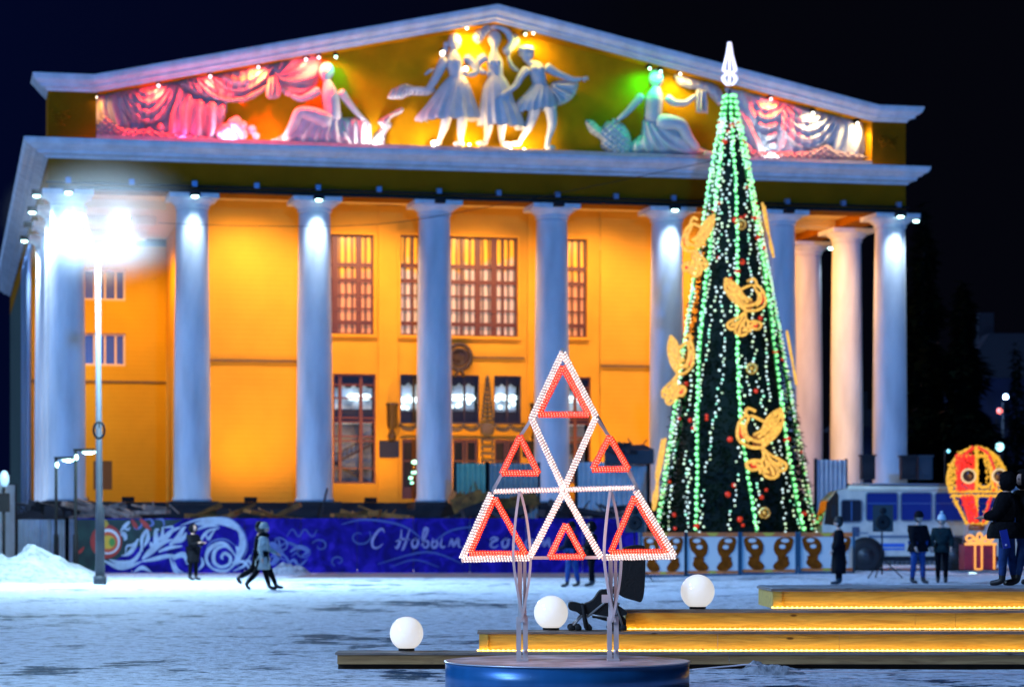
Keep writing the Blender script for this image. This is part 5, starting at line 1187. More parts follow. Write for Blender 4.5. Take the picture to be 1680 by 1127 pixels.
# finial
FIN = mat('white_neon', (1,1,1), .4, emit=(.9,.82,1), es=1.1); q = MB(); a0 = Vector((LEAN, 0, TZ)); k = 1/pm(DT)
zf = lambda y: W(0, y, DT).z
for j_ in range(8):
    c_, s_ = math.cos(j_*math.pi/4), math.sin(j_*math.pi/4); rr = lambda r: Vector((LEAN+c_*r*k, s_*r*k, 0))
    q.tube([rr(2)+Vector((0,0,zf(70))), rr(5)+Vector((0,0,zf(90))), rr(12)+Vector((0,0,zf(116)))], .03, 5)
    q.tube([rr(12)+Vector((0,0,zf(116))), rr(3)+Vector((0,0,zf(121)))], .03, 5)
    q.tube(cr_pts([rr(3)+Vector((0,0,zf(121))), rr(11)+Vector((0,0,zf(125))), rr(12)+Vector((0,0,zf(132))), rr(5)+Vector((0,0,zf(140)))], 3), .03, 5)
q.obj('finial', FIN, tree)
# firebirds: strokes in a local frame (x right, y up, unit = height)
BIRD = [[(.04,.10),(.16,.22),(.30,.36)],[(.08,.04),(.2,.14),(.30,.26)],[(-.26,.24),(-.26,.1),(-.18,0)],[(.04,.18),(.14,.28),(.28,.42)],[(.22,-.28),(.28,-.34)],[(.04,-.26),(.12,-.36),(.14,-.46)],[(-.05,.42),(-.16,.46),(-.2,.38),(-.14,.34)],[(-.12,.36),(-.02,.32),(.06,.28)],[(-.18,.38),(-.30,.26),(-.34,.08),(-.28,-.02),(-.14,-.08),(.0,-.08)],[(-.16,.32),(-.22,.20),(-.20,.08),(-.12,.02),(0,.0)],
 [(-.10,.10),(.02,.16),(.10,.30),(.20,.40),(.32,.46)],[(.32,.46),(.34,.30),(.26,.14),(.14,.02),(.0,-.08)],[(0,.02),(.14,.12),(.26,.30),(.32,.40)],[(0,-.02),(.16,.06),(.28,.22)],[(-.04,.06),(.10,.18),(.22,.34)],[(.02,-.04),(.14,.02),(.24,.12)],
 [(.0,-.08),(.02,-.18),(-.02,-.26),(-.14,-.26),(-.24,-.30),(-.20,-.38),(-.10,-.38),(0,-.32)],[(.02,-.10),(.12,-.18),(.24,-.24),(.34,-.32),(.28,-.40),(.18,-.36)],[(.02,-.20),(.06,-.32),(.0,-.44),(.10,-.50),(.20,-.46),(.20,-.36),(.10,-.26)],[(-.02,-.28),(.0,-.38),(.08,-.42)],[(.06,-.14),(.12,-.26),(.24,-.32)],[(-.16,-.30),(-.08,-.32),(-.04,-.44)]]
YB = mat('yellow_rope_light', (.2,.1,.01), .5, emit=(1,.53,.09), es=1.35, var=.5, vs=11); RB_ = mat('red_lamp_cloth', (.8,.02,.01), .6, emit=(1,.02,.01), es=.6); YD = mat('amber_backing', (.1,.03,.005), .7, emit=(1,.36,.05), es=.36, var=.6, vs=9)
def bird(px, py, hp, flip, phi=None, sq=1.0):
    t = (W(0, py, DT-1).z-zt0)/(TZ-zt0); r = RB*(1-t)**.93+.1
    if phi is None: phi = math.degrees(math.asin(max(-.999, min(.999, ((px-HX)*(DT-r*.7)/F-TX-LEAN*t)/r))))
    c = cone(phi, t, .26); side = abs(phi) > 45; a = R(phi*(.72 if side and abs(phi) < 75 else 1)); ux = Vector((math.cos(a), math.sin(a), 0)); uz = (cone(phi, t+.02)-cone(phi, t-.02)).normalized(); un = Vector((math.sin(a), -math.cos(a), 0)); h = hp/pm(DT)
    def mp(x, y, o=0): return c + ux*(x*h*flip*sq) + uz*(y*h) + un*o
    q = MB()
    for s_ in BIRD: q.tube([mp(p.x, p.y, .05) for p in cr_pts([(x, y, 0) for x, y in s_], 3)], .046*h/2.0, 6)
    b_ = q.obj('firebird', YB, tree)
    q = MB()
    for P in ([(-.16,.06),(-.1,-.06),(0,-.08),(.14,.02),(.26,.14),(.33,.3),(.3,.44),(.16,.36),(.06,.22),(-.06,.12)],[(-.22,-.3),(-.12,-.27),(0,-.3),(0,-.4),(-.12,-.38)],[(.02,-.2),(.2,-.26),(.3,-.34),(.2,-.44),(.08,-.48),(.02,-.4)]): q.prism([mp(x, y, 0) for x, y in P], un*.02)
    if side: q = None
    else: q.obj('backing', YD, b_)
    q = MB()
    for P in ([(-.28,.22),(-.24,.14),(-.2,.02),(-.28,.04),(-.32,.12)],[(-.18,-.30),(-.08,-.28),(-.10,-.36),(-.17,-.36)]): q.prism([mp(x, y, .03) for x, y in P], un*.03)
    q.obj('red_panel', RB_, b_)
bird(1242, 727, 118, 1); bird(1219, 505, 98, -1); bird(1126, 603, 118, -1, None, .8); bird(1089, 775, 120, 1, None, .8); bird(1156, 400, 104, 1, -72); bird(1250, 372, 90, 1, 80); bird(1296, 583, 90, 1, 84)
lamp('tree_glow', 'POINT', (-.2, -4.2, 6), (.3,1,.45), 60, 1.0, tree)
# ================================================================ bus
BD = 88.0; BXX = W(1349, 900, BD).x; BZ0 = gz(BXX+3, BD); bus = thing('bus', 'white small bus with a blue stripe and dark blue curtained windows', 'bus', (BXX, BD, BZ0)); K = 1/pm(BD)
def bx_(px): return (px-1349)*K
def bz_(py): return (HY-py)*K + EYE - BZ0
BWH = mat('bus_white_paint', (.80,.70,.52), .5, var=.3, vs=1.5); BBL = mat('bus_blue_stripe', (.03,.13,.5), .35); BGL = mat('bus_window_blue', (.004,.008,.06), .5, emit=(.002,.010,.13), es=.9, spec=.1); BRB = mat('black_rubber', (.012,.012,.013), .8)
LB = 7.0; zr = bz_(800); zb = bz_(912)
prof = [(0.10,zb),(0.02,zb+.5),(0.0,bz_(862)),(.22,zr-.42),(.55,zr-.10),(1.0,zr),(LB-.5,zr-.03),(LB-.12,zr-.3),(LB,bz_(862)),(LB,zb)]
wins = [(1380,1414,820,856),(1421,1473,808,854),(1478,1529,808,854),(1534,1582,808,854),(1588,1634,808,854)]
m = MB(); N = len(prof); ws = [(-1.15, 1.0), (-1.05, .0)]
vs = [(x, 0, z) for x, z in prof] + [(x, 2.4, z) for x, z in prof]
m.add(vs, [tuple(range(N)), tuple(range(2*N-1, N-1, -1))] + [(i, i+N, (i+1) % N+N, (i+1) % N) for i in range(N)])
# roof edge rounding and rack
m.tube([(.9,.06,zr-.02),(LB-.5,.06,zr-.05)], .10, 8); m.obj('body', BWH, bus, fixn=True)
m = MB(); m.box((bx_(1425),.0,zr+.10),(bx_(1600),1.8,zr+.13)); 
for x in (1400, 1440, 1500, 1560): m.tube([(bx_(x),.3,zr),(bx_(x)+.02,.3,zr+.12)], .02, 5)
m.tube([(bx_(1398),.1,zr+.14),(bx_(1610),.1,zr+.13)], .022, 6); m.obj('roof_rack', mat('rack_metal', (.2,.2,.22), .5, .5), bus)
for a, b, c, d in wins:
    x0, x1, z0, z1_ = bx_(a), bx_(b), bz_(d), bz_(c)
    P = []
    for (cx, cz, s0) in ((x1-.1,z1_-.1,0),(x0+.1,z1_-.1,90),(x0+.1,z0+.1,180),(x1-.1,z0+.1,270)):
        for k in range(5): P.append((cx+.1*math.cos(R(s0+22.5*k)), -.012, cz+.1*math.sin(R(s0+22.5*k))))
    m = MB(); m.tube([Vector(p) + Vector((0,-.01,0)) for p in P], .028, 6, closed=True); f = m.obj('window', mat('window_seal', (.14,.16,.18), .4), bus)
    m = MB(); m.add(P[::-1], [tuple(range(len(P)))]); m.obj('pane', BGL if a != 1380 else GLASSD, f)
    m = MB(); xm = (x0+x1)/2; m.box((xm-.02 if a == 1380 else x0+.03,-.03,z0+.05 if a == 1380 else (z0+z1_)/2+.1),(xm+.02 if a == 1380 else x1-.03,-.014,z1_-.05 if a == 1380 else (z0+z1_)/2+.13)); m.obj('glazing_bar', mat('bar_blue', (.05,.1,.25), .4), f)
m = MB(); m.add([(x, -.004, z) for x, z in ((bx_(1352),bz_(860)),(bx_(1356),bz_(824)),(bx_(1372),bz_(806)),(bx_(1376),bz_(812)),(bx_(1376),bz_(862)))], [(0,1,2,3,4)]); m.add([(-.004,.2,bz_(862)),(-.004,2.2,bz_(862)),(.215,2.2,zr-.44),(.215,.2,zr-.44)], [(0,1,2,3)]); m.obj('windscreen', mat('brown_reflecting_glass', (.05,.03,.02), .1), bus)
m = MB(); m.box((bx_(1440),-.012,bz_(897)),(bx_(1484),-.003,bz_(891))); m.box((bx_(1440),-.010,bz_(902)),(bx_(1484),-.003,bz_(899))); m.box((bx_(1540),-.012,bz_(897)),(bx_(1560),-.003,bz_(891))); m.obj('stripe', BBL, bus)
m = MB(); m.box((bx_(1425),-.02,bz_(882)),(bx_(1676),-.003,bz_(878))); m.box((bx_(1378),-.015,bz_(875)),(bx_(1424),-.003,bz_(873))); m.obj('rubbing_strip', _m['window_seal'], bus)
m = MB(); m.box((bx_(1398),-.01,bz_(880)),(bx_(1410),-.003,bz_(864))); m.ball((bx_(1404),-.01,bz_(870)), .14, 10, 6, 1, .1, .8); m.obj('side_emblem', mat('emblem_blue_grey', (.06,.07,.12), .5), bus)
for px in (1420, 1566):
    x = bx_(px); m = MB(); M_ = Matrix.Translation((x, -.02, .52)) @ Matrix.Rotation(R(90), 4, 'X')
    m.lathe([(.64,-.0),(.66,.015),(.66,.03),(.0,.03)], 28, M_); m.obj('wheel_arch', BRB, bus)
    m = MB(); m.lathe([(.30,-.02),(.50,-.04),(.52,.02),(.52,.09),(.46,.12),(.30,.10)], 28, M_); wt = m.obj('wheel', BRB, bus); m = MB(); m.lathe([(.0,.12),(.12,.14),(.14,.11),(.27,.07),(.29,.11)], 20, M_); m.obj('rim', mat('dull_rim', (.05,.055,.06), .5, .4), wt)
m = MB(); m.box((.05,.1,.35),(LB-.1,2.3,zb)); m.obj('underbody', BRB, bus)
m = MB(); m.tube([(bx_(1372),-.05,bz_(806)),(bx_(1366),-.28,bz_(812)),(bx_(1366),-.3,bz_(830))], .02, 6); m.box((bx_(1362),-.36,bz_(850)),(bx_(1369),-.30,bz_(828))); m.obj('mirror', BRB, bus)
m = MB(); m.lathe([(.12,0),(.13,.03),(.02,.05)], 12, Matrix.Translation((.0,.35,bz_(890))) @ Matrix.Rotation(R(-90), 4, 'Y')); m.obj('headlight', mat('headlight_glass', (.5,.5,.5), .1), bus)

# ================================================================ balloon light sculpture
D = 84.0; kx = 1/pm(D); cx = W(1602, 0, D).x; gz0 = gz(cx, D); bal = thing('balloon_sculpture', 'glowing yellow and red hot-air balloon light figure with round eyes above a red gift basket', 'light sculpture', (cx, D, gz0))
def bp_(px, py, o=0): return Vector(((px-1602)*kx, o, (HY-py)*kx+EYE-gz0))
YT = mat('yellow_tinsel_light', (.3,.15,.01), .6, emit=(1,.50,.03), es=1.15, var=.5, vs=14); RT_ = mat('red_tinsel_light', (.8,.04,.02), .6, emit=(1,.035,.015), es=.9, var=.4, vs=12)
def fuzz(q, pts, r, n=3, amp=.05, closed=False):
    P = cr_pts(pts, n, closed); q.tube(P, r, 6, closed=closed)
    for i in range(len(P)-1):
        L2 = (P[i+1]-P[i]).length
        for k in range(max(1, int(L2/.055))):
            p = P[i].lerp(P[i+1], rnd.random()) + Vector((rnd.uniform(-1,1),rnd.uniform(-1,1),rnd.uniform(-1,1)))*amp; q.ball(p, rnd.uniform(.018,.032), 5, 4)
def ell(th, py): # meridian of the envelope
    prof_ = [(734,4),(742,26),(756,40),(775,48),(792,48),(806,42)]
    return prof_
env = [(734,2),(738,18),(748,33),(762,43),(778,48.5),(792,49),(806,44)]; low_ = [(813,40),(828,33),(845,24),(858,17)]
q = MB(); qr = MB()
for j_ in range(10):
    a = 2*math.pi*j_/10+.15; c_, s_ = math.cos(a), math.sin(a)
    pts = [Vector((r*kx*c_, r*kx*s_, bp_(0, y).z)) for y, r in env]; pl = [Vector((r*kx*c_, r*kx*s_, bp_(0, y).z)) for y, r in low_]
    t_ = qr if j_ in (3,6,8) else q
    fuzz(t_, pts, .045, amp=.075); fuzz(t_, pl, .04, amp=.07)
for y, r in ((806,44),(813,40),(858,17),(748,33)):
    fuzz(q, [Vector((r*kx*math.cos(k*.5236), r*kx*math.sin(k*.5236), bp_(0,y).z)) for k in range(12)], .035, 2, closed=True)
fuzz(q, [bp_(1590,770,-.95), bp_(1592,792,-1.0), bp_(1604,800,-1.05), bp_(1617,792,-1.0), bp_(1616,765,-.95)], .05, amp=.07)
q.obj('yellow_frame', YT, bal); qr.obj('red_frame', RT_, bal)
for i, (x0, x1, y0, y1) in enumerate(((1561,1592,746,806),(1572,1597,813,857))):     # filled red tinsel fields
    q = MB()
    for k in range(520 if i == 0 else 300):
        u = rnd.random(); v_ = rnd.random(); x = x0+(x1-x0)*u; y = y0+(y1-y0)*v_
        if i == 1: x = 1572+12*v_+18*u
        q.ball(bp_(x, y, -.8+.25*v_*i+rnd.uniform(-.05,.05)), .03, 4, 3)
    q.obj('red_tinsel_field', RT_, bal)
q = MB()
for k in range(700):
    a = rnd.uniform(R(-82), R(-15)) if k < 480 else rnd.uniform(R(-170), R(-140)); t_ = rnd.random(); y = 745+58*t_; r = 48*math.sin(min(1,(y-732)/45)*1.57); q.ball(Vector((r*kx*math.cos(a), r*kx*math.sin(a), bp_(0,y).z)), .03, 4, 3)
q.obj('yellow_tinsel_field', YT, bal)
for px in (1579, 1629):
    e_ = bp_(px, 782, -1.12); m = MB(); M_ = Matrix.Translation(e_) @ Matrix.Rotation(R(90), 4, 'X'); m.lathe([(.19,.02),(.20,.06),(.23,.06),(.26,.0),(.23,-.03)], 24, M_); o = m.obj('eye', mat('eye_ring', (.4,.3,.15), .6, emit=(1,.70,.28), es=.62), bal); m = MB(); m.lathe([(.0,.05),(.17,.05),(.20,.01)], 20, M_); m.obj('pupil', mat('pupil_brown', (.05,.02,.005), .2), o)
q = MB()
for sx_ in (-1, 1):
    for s2_ in (-1, 1): q.tube([bp_(1602+sx_*15, 859, s2_*.2), bp_(1602+sx_*20, 892, s2_*.3)], .014, 5)
q.obj('basket_rope', mat('rope_pale', (.5,.4,.4), .7), bal)
q = MB(); q.lathe([(.25,0),(.3,.12),(.22,.2),(.05,.22)], 16, Matrix.Translation(bp_(1602,870))); q.obj('burner', mat('burner_bronze', (.25,.12,.05), .4, .4), bal)
q = MB(); q.ball(bp_(1604,867,-.1), .1, 8, 6, 2, 1, .6); q.obj('burner_light', mat('burner_light', (1,1,1), .4, emit=(.9,1,.4), es=2.5), bal)
a_ = bp_(1578,934,-.5); b_ = bp_(1630,893,.5); m = MB(); m.box(a_, b_); bk = m.obj('gift_basket', mat('red_gift_paper', (.38,.008,.01), .45, var=.4, vs=3), bal)
YR = mat('yellow_ribbon_light', (.3,.12,.02), .5, emit=(1,.42,.08), es=1.2)
q = MB()
for x in (1595, 1606, 1626): q.tube([bp_(x,893,-.53), bp_(x,933,-.53)], .032, 6)
q.tube([bp_(1595,933,-.53), bp_(1606,933,-.53)], .032, 6)
q.tube([bp_(1578,892,-.53), bp_(1630,892,-.53)], .045, 6)
for pts in ([(1604,890),(1590,878),(1582,882),(1588,889),(1604,890)],[(1604,890),(1618,877),(1626,882),(1620,889),(1604,890)],[(1604,890),(1600,880),(1604,874),(1608,880),(1604,890)],[(1604,890),(1594,884),(1586,888)],[(1604,890),(1614,884),(1622,889)]): q.tube(cr_pts([bp_(x, y, -.35) for x, y in pts], 4), .042, 6)
q.obj('ribbon_light', YR, bk)
m = MB(); m.box(bp_(1566,948,-.9), bp_(1640,938,.9)); m.obj('base', mat('blue_base_paint', (.05,.14,.25), .5), bal)
m = MB(); m.ball(bp_(1587,941,-.95), .10, 10, 6, 2, .5, .6); m.obj('base_light', mat('cyan_white_light', (1,1,1), .4, emit=(.6,1,1), es=3), bal)
lamp('balloon_glow', 'POINT', (0, -2.2, 2.6), (1,.45,.08), 60, .5, bal)

# ================================================================ distant right side: trees, house, small lights
def conifer(px, d, ytop, wpx, label, seed, col=(.0015,.006,.004), n=5200, base=900):
    r = random.Random(seed); x0 = W(px,0,d).x; zt = W(0, ytop, d).z; rb = wpx/2/pm(d); t = thing('conifer_tree', label, 'tree', (x0, d, 0), group='dark conifers right of the theatre')
    m = MB(); m.tube([(0,0,0),(0,0,zt*.97)], [rb*.09,.03], 8)
    for k in range(40):
        z = zt*(.08+.9*k/40); L3 = rb*(1-z/zt)*r.uniform(.7,1.1); a = r.uniform(0,6.28); m.tube([(0,0,z),(L3*math.cos(a),L3*math.sin(a),z-.25*L3)], [.05,.015], 4)
    m.obj('trunk', mat('dark_bark', (.006,.005,.004), .9), t)
    m = MB()
    for i in range(n):
        q = 1-math.sqrt(r.random()); z = zt*(.06+.94*q); lay = .75+.35*math.sin(z*2.4+seed); a = r.uniform(0,6.283); rr = rb*(1-q)**.9*lay*(.9+.25*math.sin(a*5+z)); rad = rr*r.random()**.4
        p = Vector((rad*math.cos(a), rad*math.sin(a), z-.22*rad)); s_ = r.uniform(.3,.7)*max(.5,rb/3.4); dd = Vector((math.cos(a)+r.uniform(-.6,.6), math.sin(a)+r.uniform(-.6,.6), r.uniform(-.7,.1))).normalized(); sd4 = dd.cross(Vector((0,.2,1))).normalized()*s_*.3
        m.add([p-sd4, p+sd4, p+dd*s_+sd4*.2, p+dd*s_-sd4*.2], [(0,1,2,3)])
    m.obj('crown', mat('conifer_green', col, 1, var=.6, vs=1.2, spec=.02), t)
conifer(1515, 116, 330, 190, 'tall dark conifer just right of the last column', 11, n=13000)
conifer(1580, 112, 455, 190, 'broad bushy conifer with greenish lit side behind the balloon figure', 12, (.0015,.010,.005), 15000)
conifer(1668, 135, 560, 120, 'smaller dark conifer at the right edge in front of the blue house', 13)
hd2 = 170.0
def house(px0, px1, yroof, ridge, d, label):
    a = W(px0, 0, d); b = W(px1, 0, d); ze = W(0, yroof, d).z; zr_ = W(0, ridge, d).z; t = thing('house', label, 'house', ((a.x+b.x)/2, d, 0)); w_ = (b.x-a.x)/2
    m = MB(); m.box((-w_,0,0),(w_,10,ze)); m.obj('wall', mat('night_blue_wall', (.005,.01,.05), .8, var=.4, vs=.4), t)
    m = MB(); m.prism([(-w_-.6,-.6,ze),(w_+.6,-.6,ze),(w_*.6,-.6,zr_),(-w_*.6,-.6,zr_)], (0,11.2,0)); m.obj('roof', mat('night_roof', (.004,.005,.012), .8), t)
    m = MB(); m.box((-w_*.5-.5,2,zr_-.5),(-w_*.5+.5,3,zr_+1.6)); m.obj('chimney', _m['night_roof'], t)
    for i in range(4):
        x = -w_*.75+i*w_*.5
        for z in (ze*.25, ze*.62): m = MB(); m.box((x-.6,-.06,z),(x+.6,-.02,z+1.8)); m.box((x-.7,-.12,z-.1),(x+.7,-.01,z)); m.obj('window', GLASSD, t)
house(1590, 1740, 620, 548, hd2, 'dark house with a sloped roof in blue lamp light at the right edge')
house(1385, 1520, 700, 672, 210, 'low dark building silhouette far behind the last column')
def far_light(px, py, d, col, r, label, e=8, en=0):
    p = W(px, py, d); t = thing('distant_lamp', label, 'street lamp', (p.x, d, 0)); q = MB(); q.ball((0,0,p.z), r, 10, 8); q.obj('lens', mat('far_lens_%d_%d_%d_%d' % (*[int(c*9) for c in col], e), (1,1,1), .4, emit=col, es=e), t)
    q = MB(); q.tube([(0,.9,0),(0,.9,p.z+.1)], .03, 6); q.obj('pole', BLACK, t)
    if en: lamp('distant_lamp_light', 'POINT', (0,-.6,p.z), col, en, .3, t)
far_light(1650, 651, 150, (.3,.55,1), .15, 'bright blue-white distant lamp at the right edge', 12, 2500)
far_light(1640, 733, 120, (.35,.9,1), .20, 'small cyan lamp just above the balloon figure', 4, 0)
far_light(1640, 674, 140, (1,.15,.08), .16, 'small red light below the bright blue lamp', 3)
far_light(1582, 539, 170, (1,.12,.04), .18, 'red light high right of the broad conifer', 4)
far_light(1502, 539, 170, (1,.08,.03), .14, 'red light seen beside the last column', 3)
far_light(1496, 622, 130, (.8,1,1), .14, 'small white light beside the last column', 5)
far_light(1556, 740, 108, (.2,.8,1), .07, 'faint cyan point inside the broad conifer', 2)

# ================================================================ wooden stepped platform
WD = wood_mat('pine_board', (.78,.52,.09), (.52,.30,.04)); WDB = wood_mat('brown_board', (.50,.31,.13), (.30,.17,.07)); WDG = wood_mat('weathered_deck', (.32,.27,.24), (.14,.11,.10), .7); LEDM = mat('warm_led', (1,.8,.3), .4, emit=(1,.62,.12), es=5); STRIP = mat('led_strip_glow', (1,.7,.2), .5, emit=(1,.56,.09), es=12, sample=True)
plat = thing('wooden_platform', 'wide four-tier wooden step platform with amber light strips along the tiers', 'platform', (0, 27.8, 0))
TI = [(553,27.8,1070,1089,2.2,0),(786,28.15,1036,1068,.62,1),(1027,28.5,1001,1033,.55,1),(1268,28.85,966,998,1.7,1)]
XR = W(1760, 0, 28).x
for i, (px, d, y0, y1, dep, led) in enumerate(TI):
    x0 = W(px, 0, d).x; z1_ = W(0, y0, d).z; z0 = W(0, y1, d).z; y = d-27.8
    if i == 0: dep = .5
    m = MB(); m.box((x0-.02,y-.02,z1_-.025),(XR,y+dep,z1_)); st_ = m.obj('step', WDG, plat)
    m = MB(); cuts = [x0]+sorted([x0+2.05+.6*i, x0+4.3-.3*i])+[XR]
    for a, b in zip(cuts[:-1], cuts[1:]): m.box((a+.002,y,z0),(b-.002,y+.03,z1_-.027))
    m.obj('riser_board', WD if i else WDB, st_)
    m = MB(); m.box((x0,y+.032,z0),(x0+.03,y+dep-.01,z1_-.027)); m.box((x0+.001,y-.022,z0),(x0+.10,y-.001,z1_-.028)) if i else None; m.obj('end_board', WD if i else WDB, st_)
    if led:
        zl = z0+.016; m = MB(); m.box((x0-.01,y-.060,zl-.006),(XR,y-.046,zl-.001)); m.obj('light_strip', STRIP, st_)
        q = MB(); x = x0-.01
        while x < W(1700,0,d).x: q.ball((x,y-.066,zl), .0115, 6, 4, 1.2); x += .056
        q.obj('led_beads', LEDM, st_)
    if i == 3: m = MB(); m.box((x0,y+.03,z1_+.001),(XR,y+dep-.02,z1_+.012)); m.obj('snow_cover', HEAP, st_)
m = MB(); 
for px in (600, 760, 1180, 1400, 1620): x = W(px,0,28).x; m.box((x-.05,.1,-.02),(x+.05,.5,W(0,1089,27.8).z-.001))
m.box((W(556,0,28).x,.06,-.01),(XR,.1,W(0,1089,27.8).z-.002)); m.obj('bearer', mat('shadow_timber', (.03,.02,.012), .9), plat)  # supports, plus a near-black board painting in the shade under the lowest step
# cable in the snow before the platform
m = MB(); m.tube(cr_pts([W(1135,1098,26.9),W(1200,1092,26.85),W(1232,1090,26.8),W(1280,1099,26.75),W(1340,1101,26.7),W(1460,1103,26.65),W(1560,1102,26.7),W(1690,1106,26.6)], 6), .009, 6); m.v = [(v[0], v[1], v[2]+0) for v in m.v]
zc_ = min(v[2] for v in m.v); o = m.obj('cable', mat('pale_cable', (.6,.55,.6), .5)); tag(o, 'pale cable lying on the snow in front of the lowest step', 'cable')

# ================================================================ globes
GLB = mat('opal_globe', (.8,.79,.78), .12, emit=(.86,.83,.80), es=.74, sample=True)
def globe(px, cy, ry, base, d, label):
    r = ry/pm(d); c = W(px, cy, d); zb_ = W(px, base, d).z; t = thing('globe_lamp', label, 'globe lamp', (c.x, d, zb_), group='white globe lamps on the steps')
    m = MB(); m.ball((0,0,c.z-zb_), r, 32, 20); m.obj('globe', GLB, t)
    m = MB(); m.lathe([(r*.48,0),(r*.48,.03),(r*.40,.045),(r*.3,.06)], 20); m.obj('base', BLACK, t)
globe(667, 1038.5, 27.5, 1067, 27.98, 'white glowing globe lamp on the lowest step, leftmost of the three')
globe(904, 1004.5, 28, 1033, 28.4, 'white glowing globe lamp on the second step beside the pushchair')
globe(1144.5, 970, 28, 998.5, 28.75, 'white glowing globe lamp on the third step, rightmost of the three')

# ================================================================ pushchair
SD = 28.45; pc = thing('pushchair', 'black folding pushchair with grey tubes standing on the second step', 'pushchair', (W(990,0,SD).x, SD, W(0,1033.5,SD-.1).z)); px0_, z0_ = W(990,0,SD).x, W(0,1033.5,SD-.1).z
def sp_(x, y, o=0): p = W(x, y, SD); return Vector((p.x-px0_, o, p.z-z0_))
FAB = mat('black_pushchair_fabric', (.012,.011,.012), .85, bump=.3, bs=40); TUB = mat('matt_grey_tube', (.33,.32,.32), .4, .5)
def slab(q, pts, y0, y1):
    P = cr_pts([sp_(x, y, y0) for x, y in pts], 3, True); q.prism(P, (0, y1-y0, 0))
for s in (-.2, .2):
    q = MB()
    q.tube([sp_(1049,931,s), sp_(1035,945,s), sp_(1010,972,s), sp_(962,1011,s)], .013, 8); q.tube([sp_(1004,975,s), sp_(1022,1031,s)], .013, 8); q.tube([sp_(968,1007,s), sp_(1014,1014,s)], .010, 8)
    q.tube([sp_(955,1008,s), sp_(935,1030,s)], .012, 8); q.tube([sp_(1015,988,s), sp_(1002,1004,s)], .010, 8); q.tube([sp_(960,1012,s), sp_(965,1030,s)], .014, 8)
    q.obj('side_frame', TUB, pc)
q = MB(); slab(q, [(1018,905),(1030,896),(1052,894),(1057,905),(1056,960),(1051,985),(1040,984),(1020,978),(1014,968),(1016,940)], -.24, .24); q.obj('hood', FAB, pc, fixn=True)
q = MB(); slab(q, [(1020,958),(1008,985),(1025,1000),(1024,1008),(985,1015),(972,1008),(958,1004),(956,992),(972,984),(984,968),(998,966)], -.2, .2); q.obj('seat', FAB, pc, fixn=True)
q = MB(); slab(q, [(933,989),(942,987),(957,992),(962,1004),(955,1010),(946,1003),(934,999)], -.17, .17); q.obj('footrest', FAB, pc, fixn=True)
q = MB(); q.tube([sp_(955,990,-.21), sp_(962,1031,-.21)], .020, 8); q.tube([sp_(955,990,.21), sp_(962,1031,.21)], .020, 8); q.obj('front_leg', FAB, pc)
q = MB(); q.box(sp_(972,1013,-.12), sp_(1016,1000,.12)); slab(q, [(984,1014),(1022,1010),(1023,1031),(996,1031),(1000,1020)], -.18, .18); q.obj('basket', FAB, pc, fixn=True)
for x in (937, 948, 965, 1022):
    for s in (-.2, .2):
        q = MB(); p = sp_(x, 1029, s); q.lathe([(.01,-.02),(.036,-.018),(.04,0),(.036,.018),(.01,.02)], 14, Matrix.Translation(p) @ Matrix.Rotation(R(90), 4, 'X')); q.v = [(v[0], v[1], max(v[2], .001)) for v in q.v]; q.obj('wheel', BRB, pc)

# ================================================================ the two at the right edge, standing on the top tier
zt4 = W(0, 966, 28.85).z
zt4 += .012
person((W(1652,0,30.2).x, 30.2, zt4), 1.32, 160, 'person in a hooded black jacket and jeans holding a blue tablet at the right edge', [(6,4),(-6,3)], [(20,60,8),(18,62,10)], BLK, JEAN, hood=True, coat_len=.26, bulk=1.6, head_down=12)
m = MB(); p = W(1649, 884, 29.86); M_ = Matrix.Rotation(R(-12), 4, 'Y'); m.box((-.045,-.006,-.11),(.045,.006,.11), M_); tb = m.obj('tablet', mat('blue_cover', (.01,.03,.35), .4), None, p); tag(tb, 'blue flat tablet held by the hooded person', 'tablet')
m = MB(); m.ball((.01,-.008,-.07), .014, 8, 6, 1, .3, 1); m.obj('camera_lens', mat('pale_lens', (.6,.6,.8), .2), tb)
person((W(1679,0,30.35).x, 30.35, zt4), 1.36, 200, 'person in dark clothes and jeans cut by the right edge of the picture', [(14,4),(-12,6)], [(15,30,8),(10,30,10)], BLK, JEAN, hood=True, coat_len=.22, bulk=1.6)

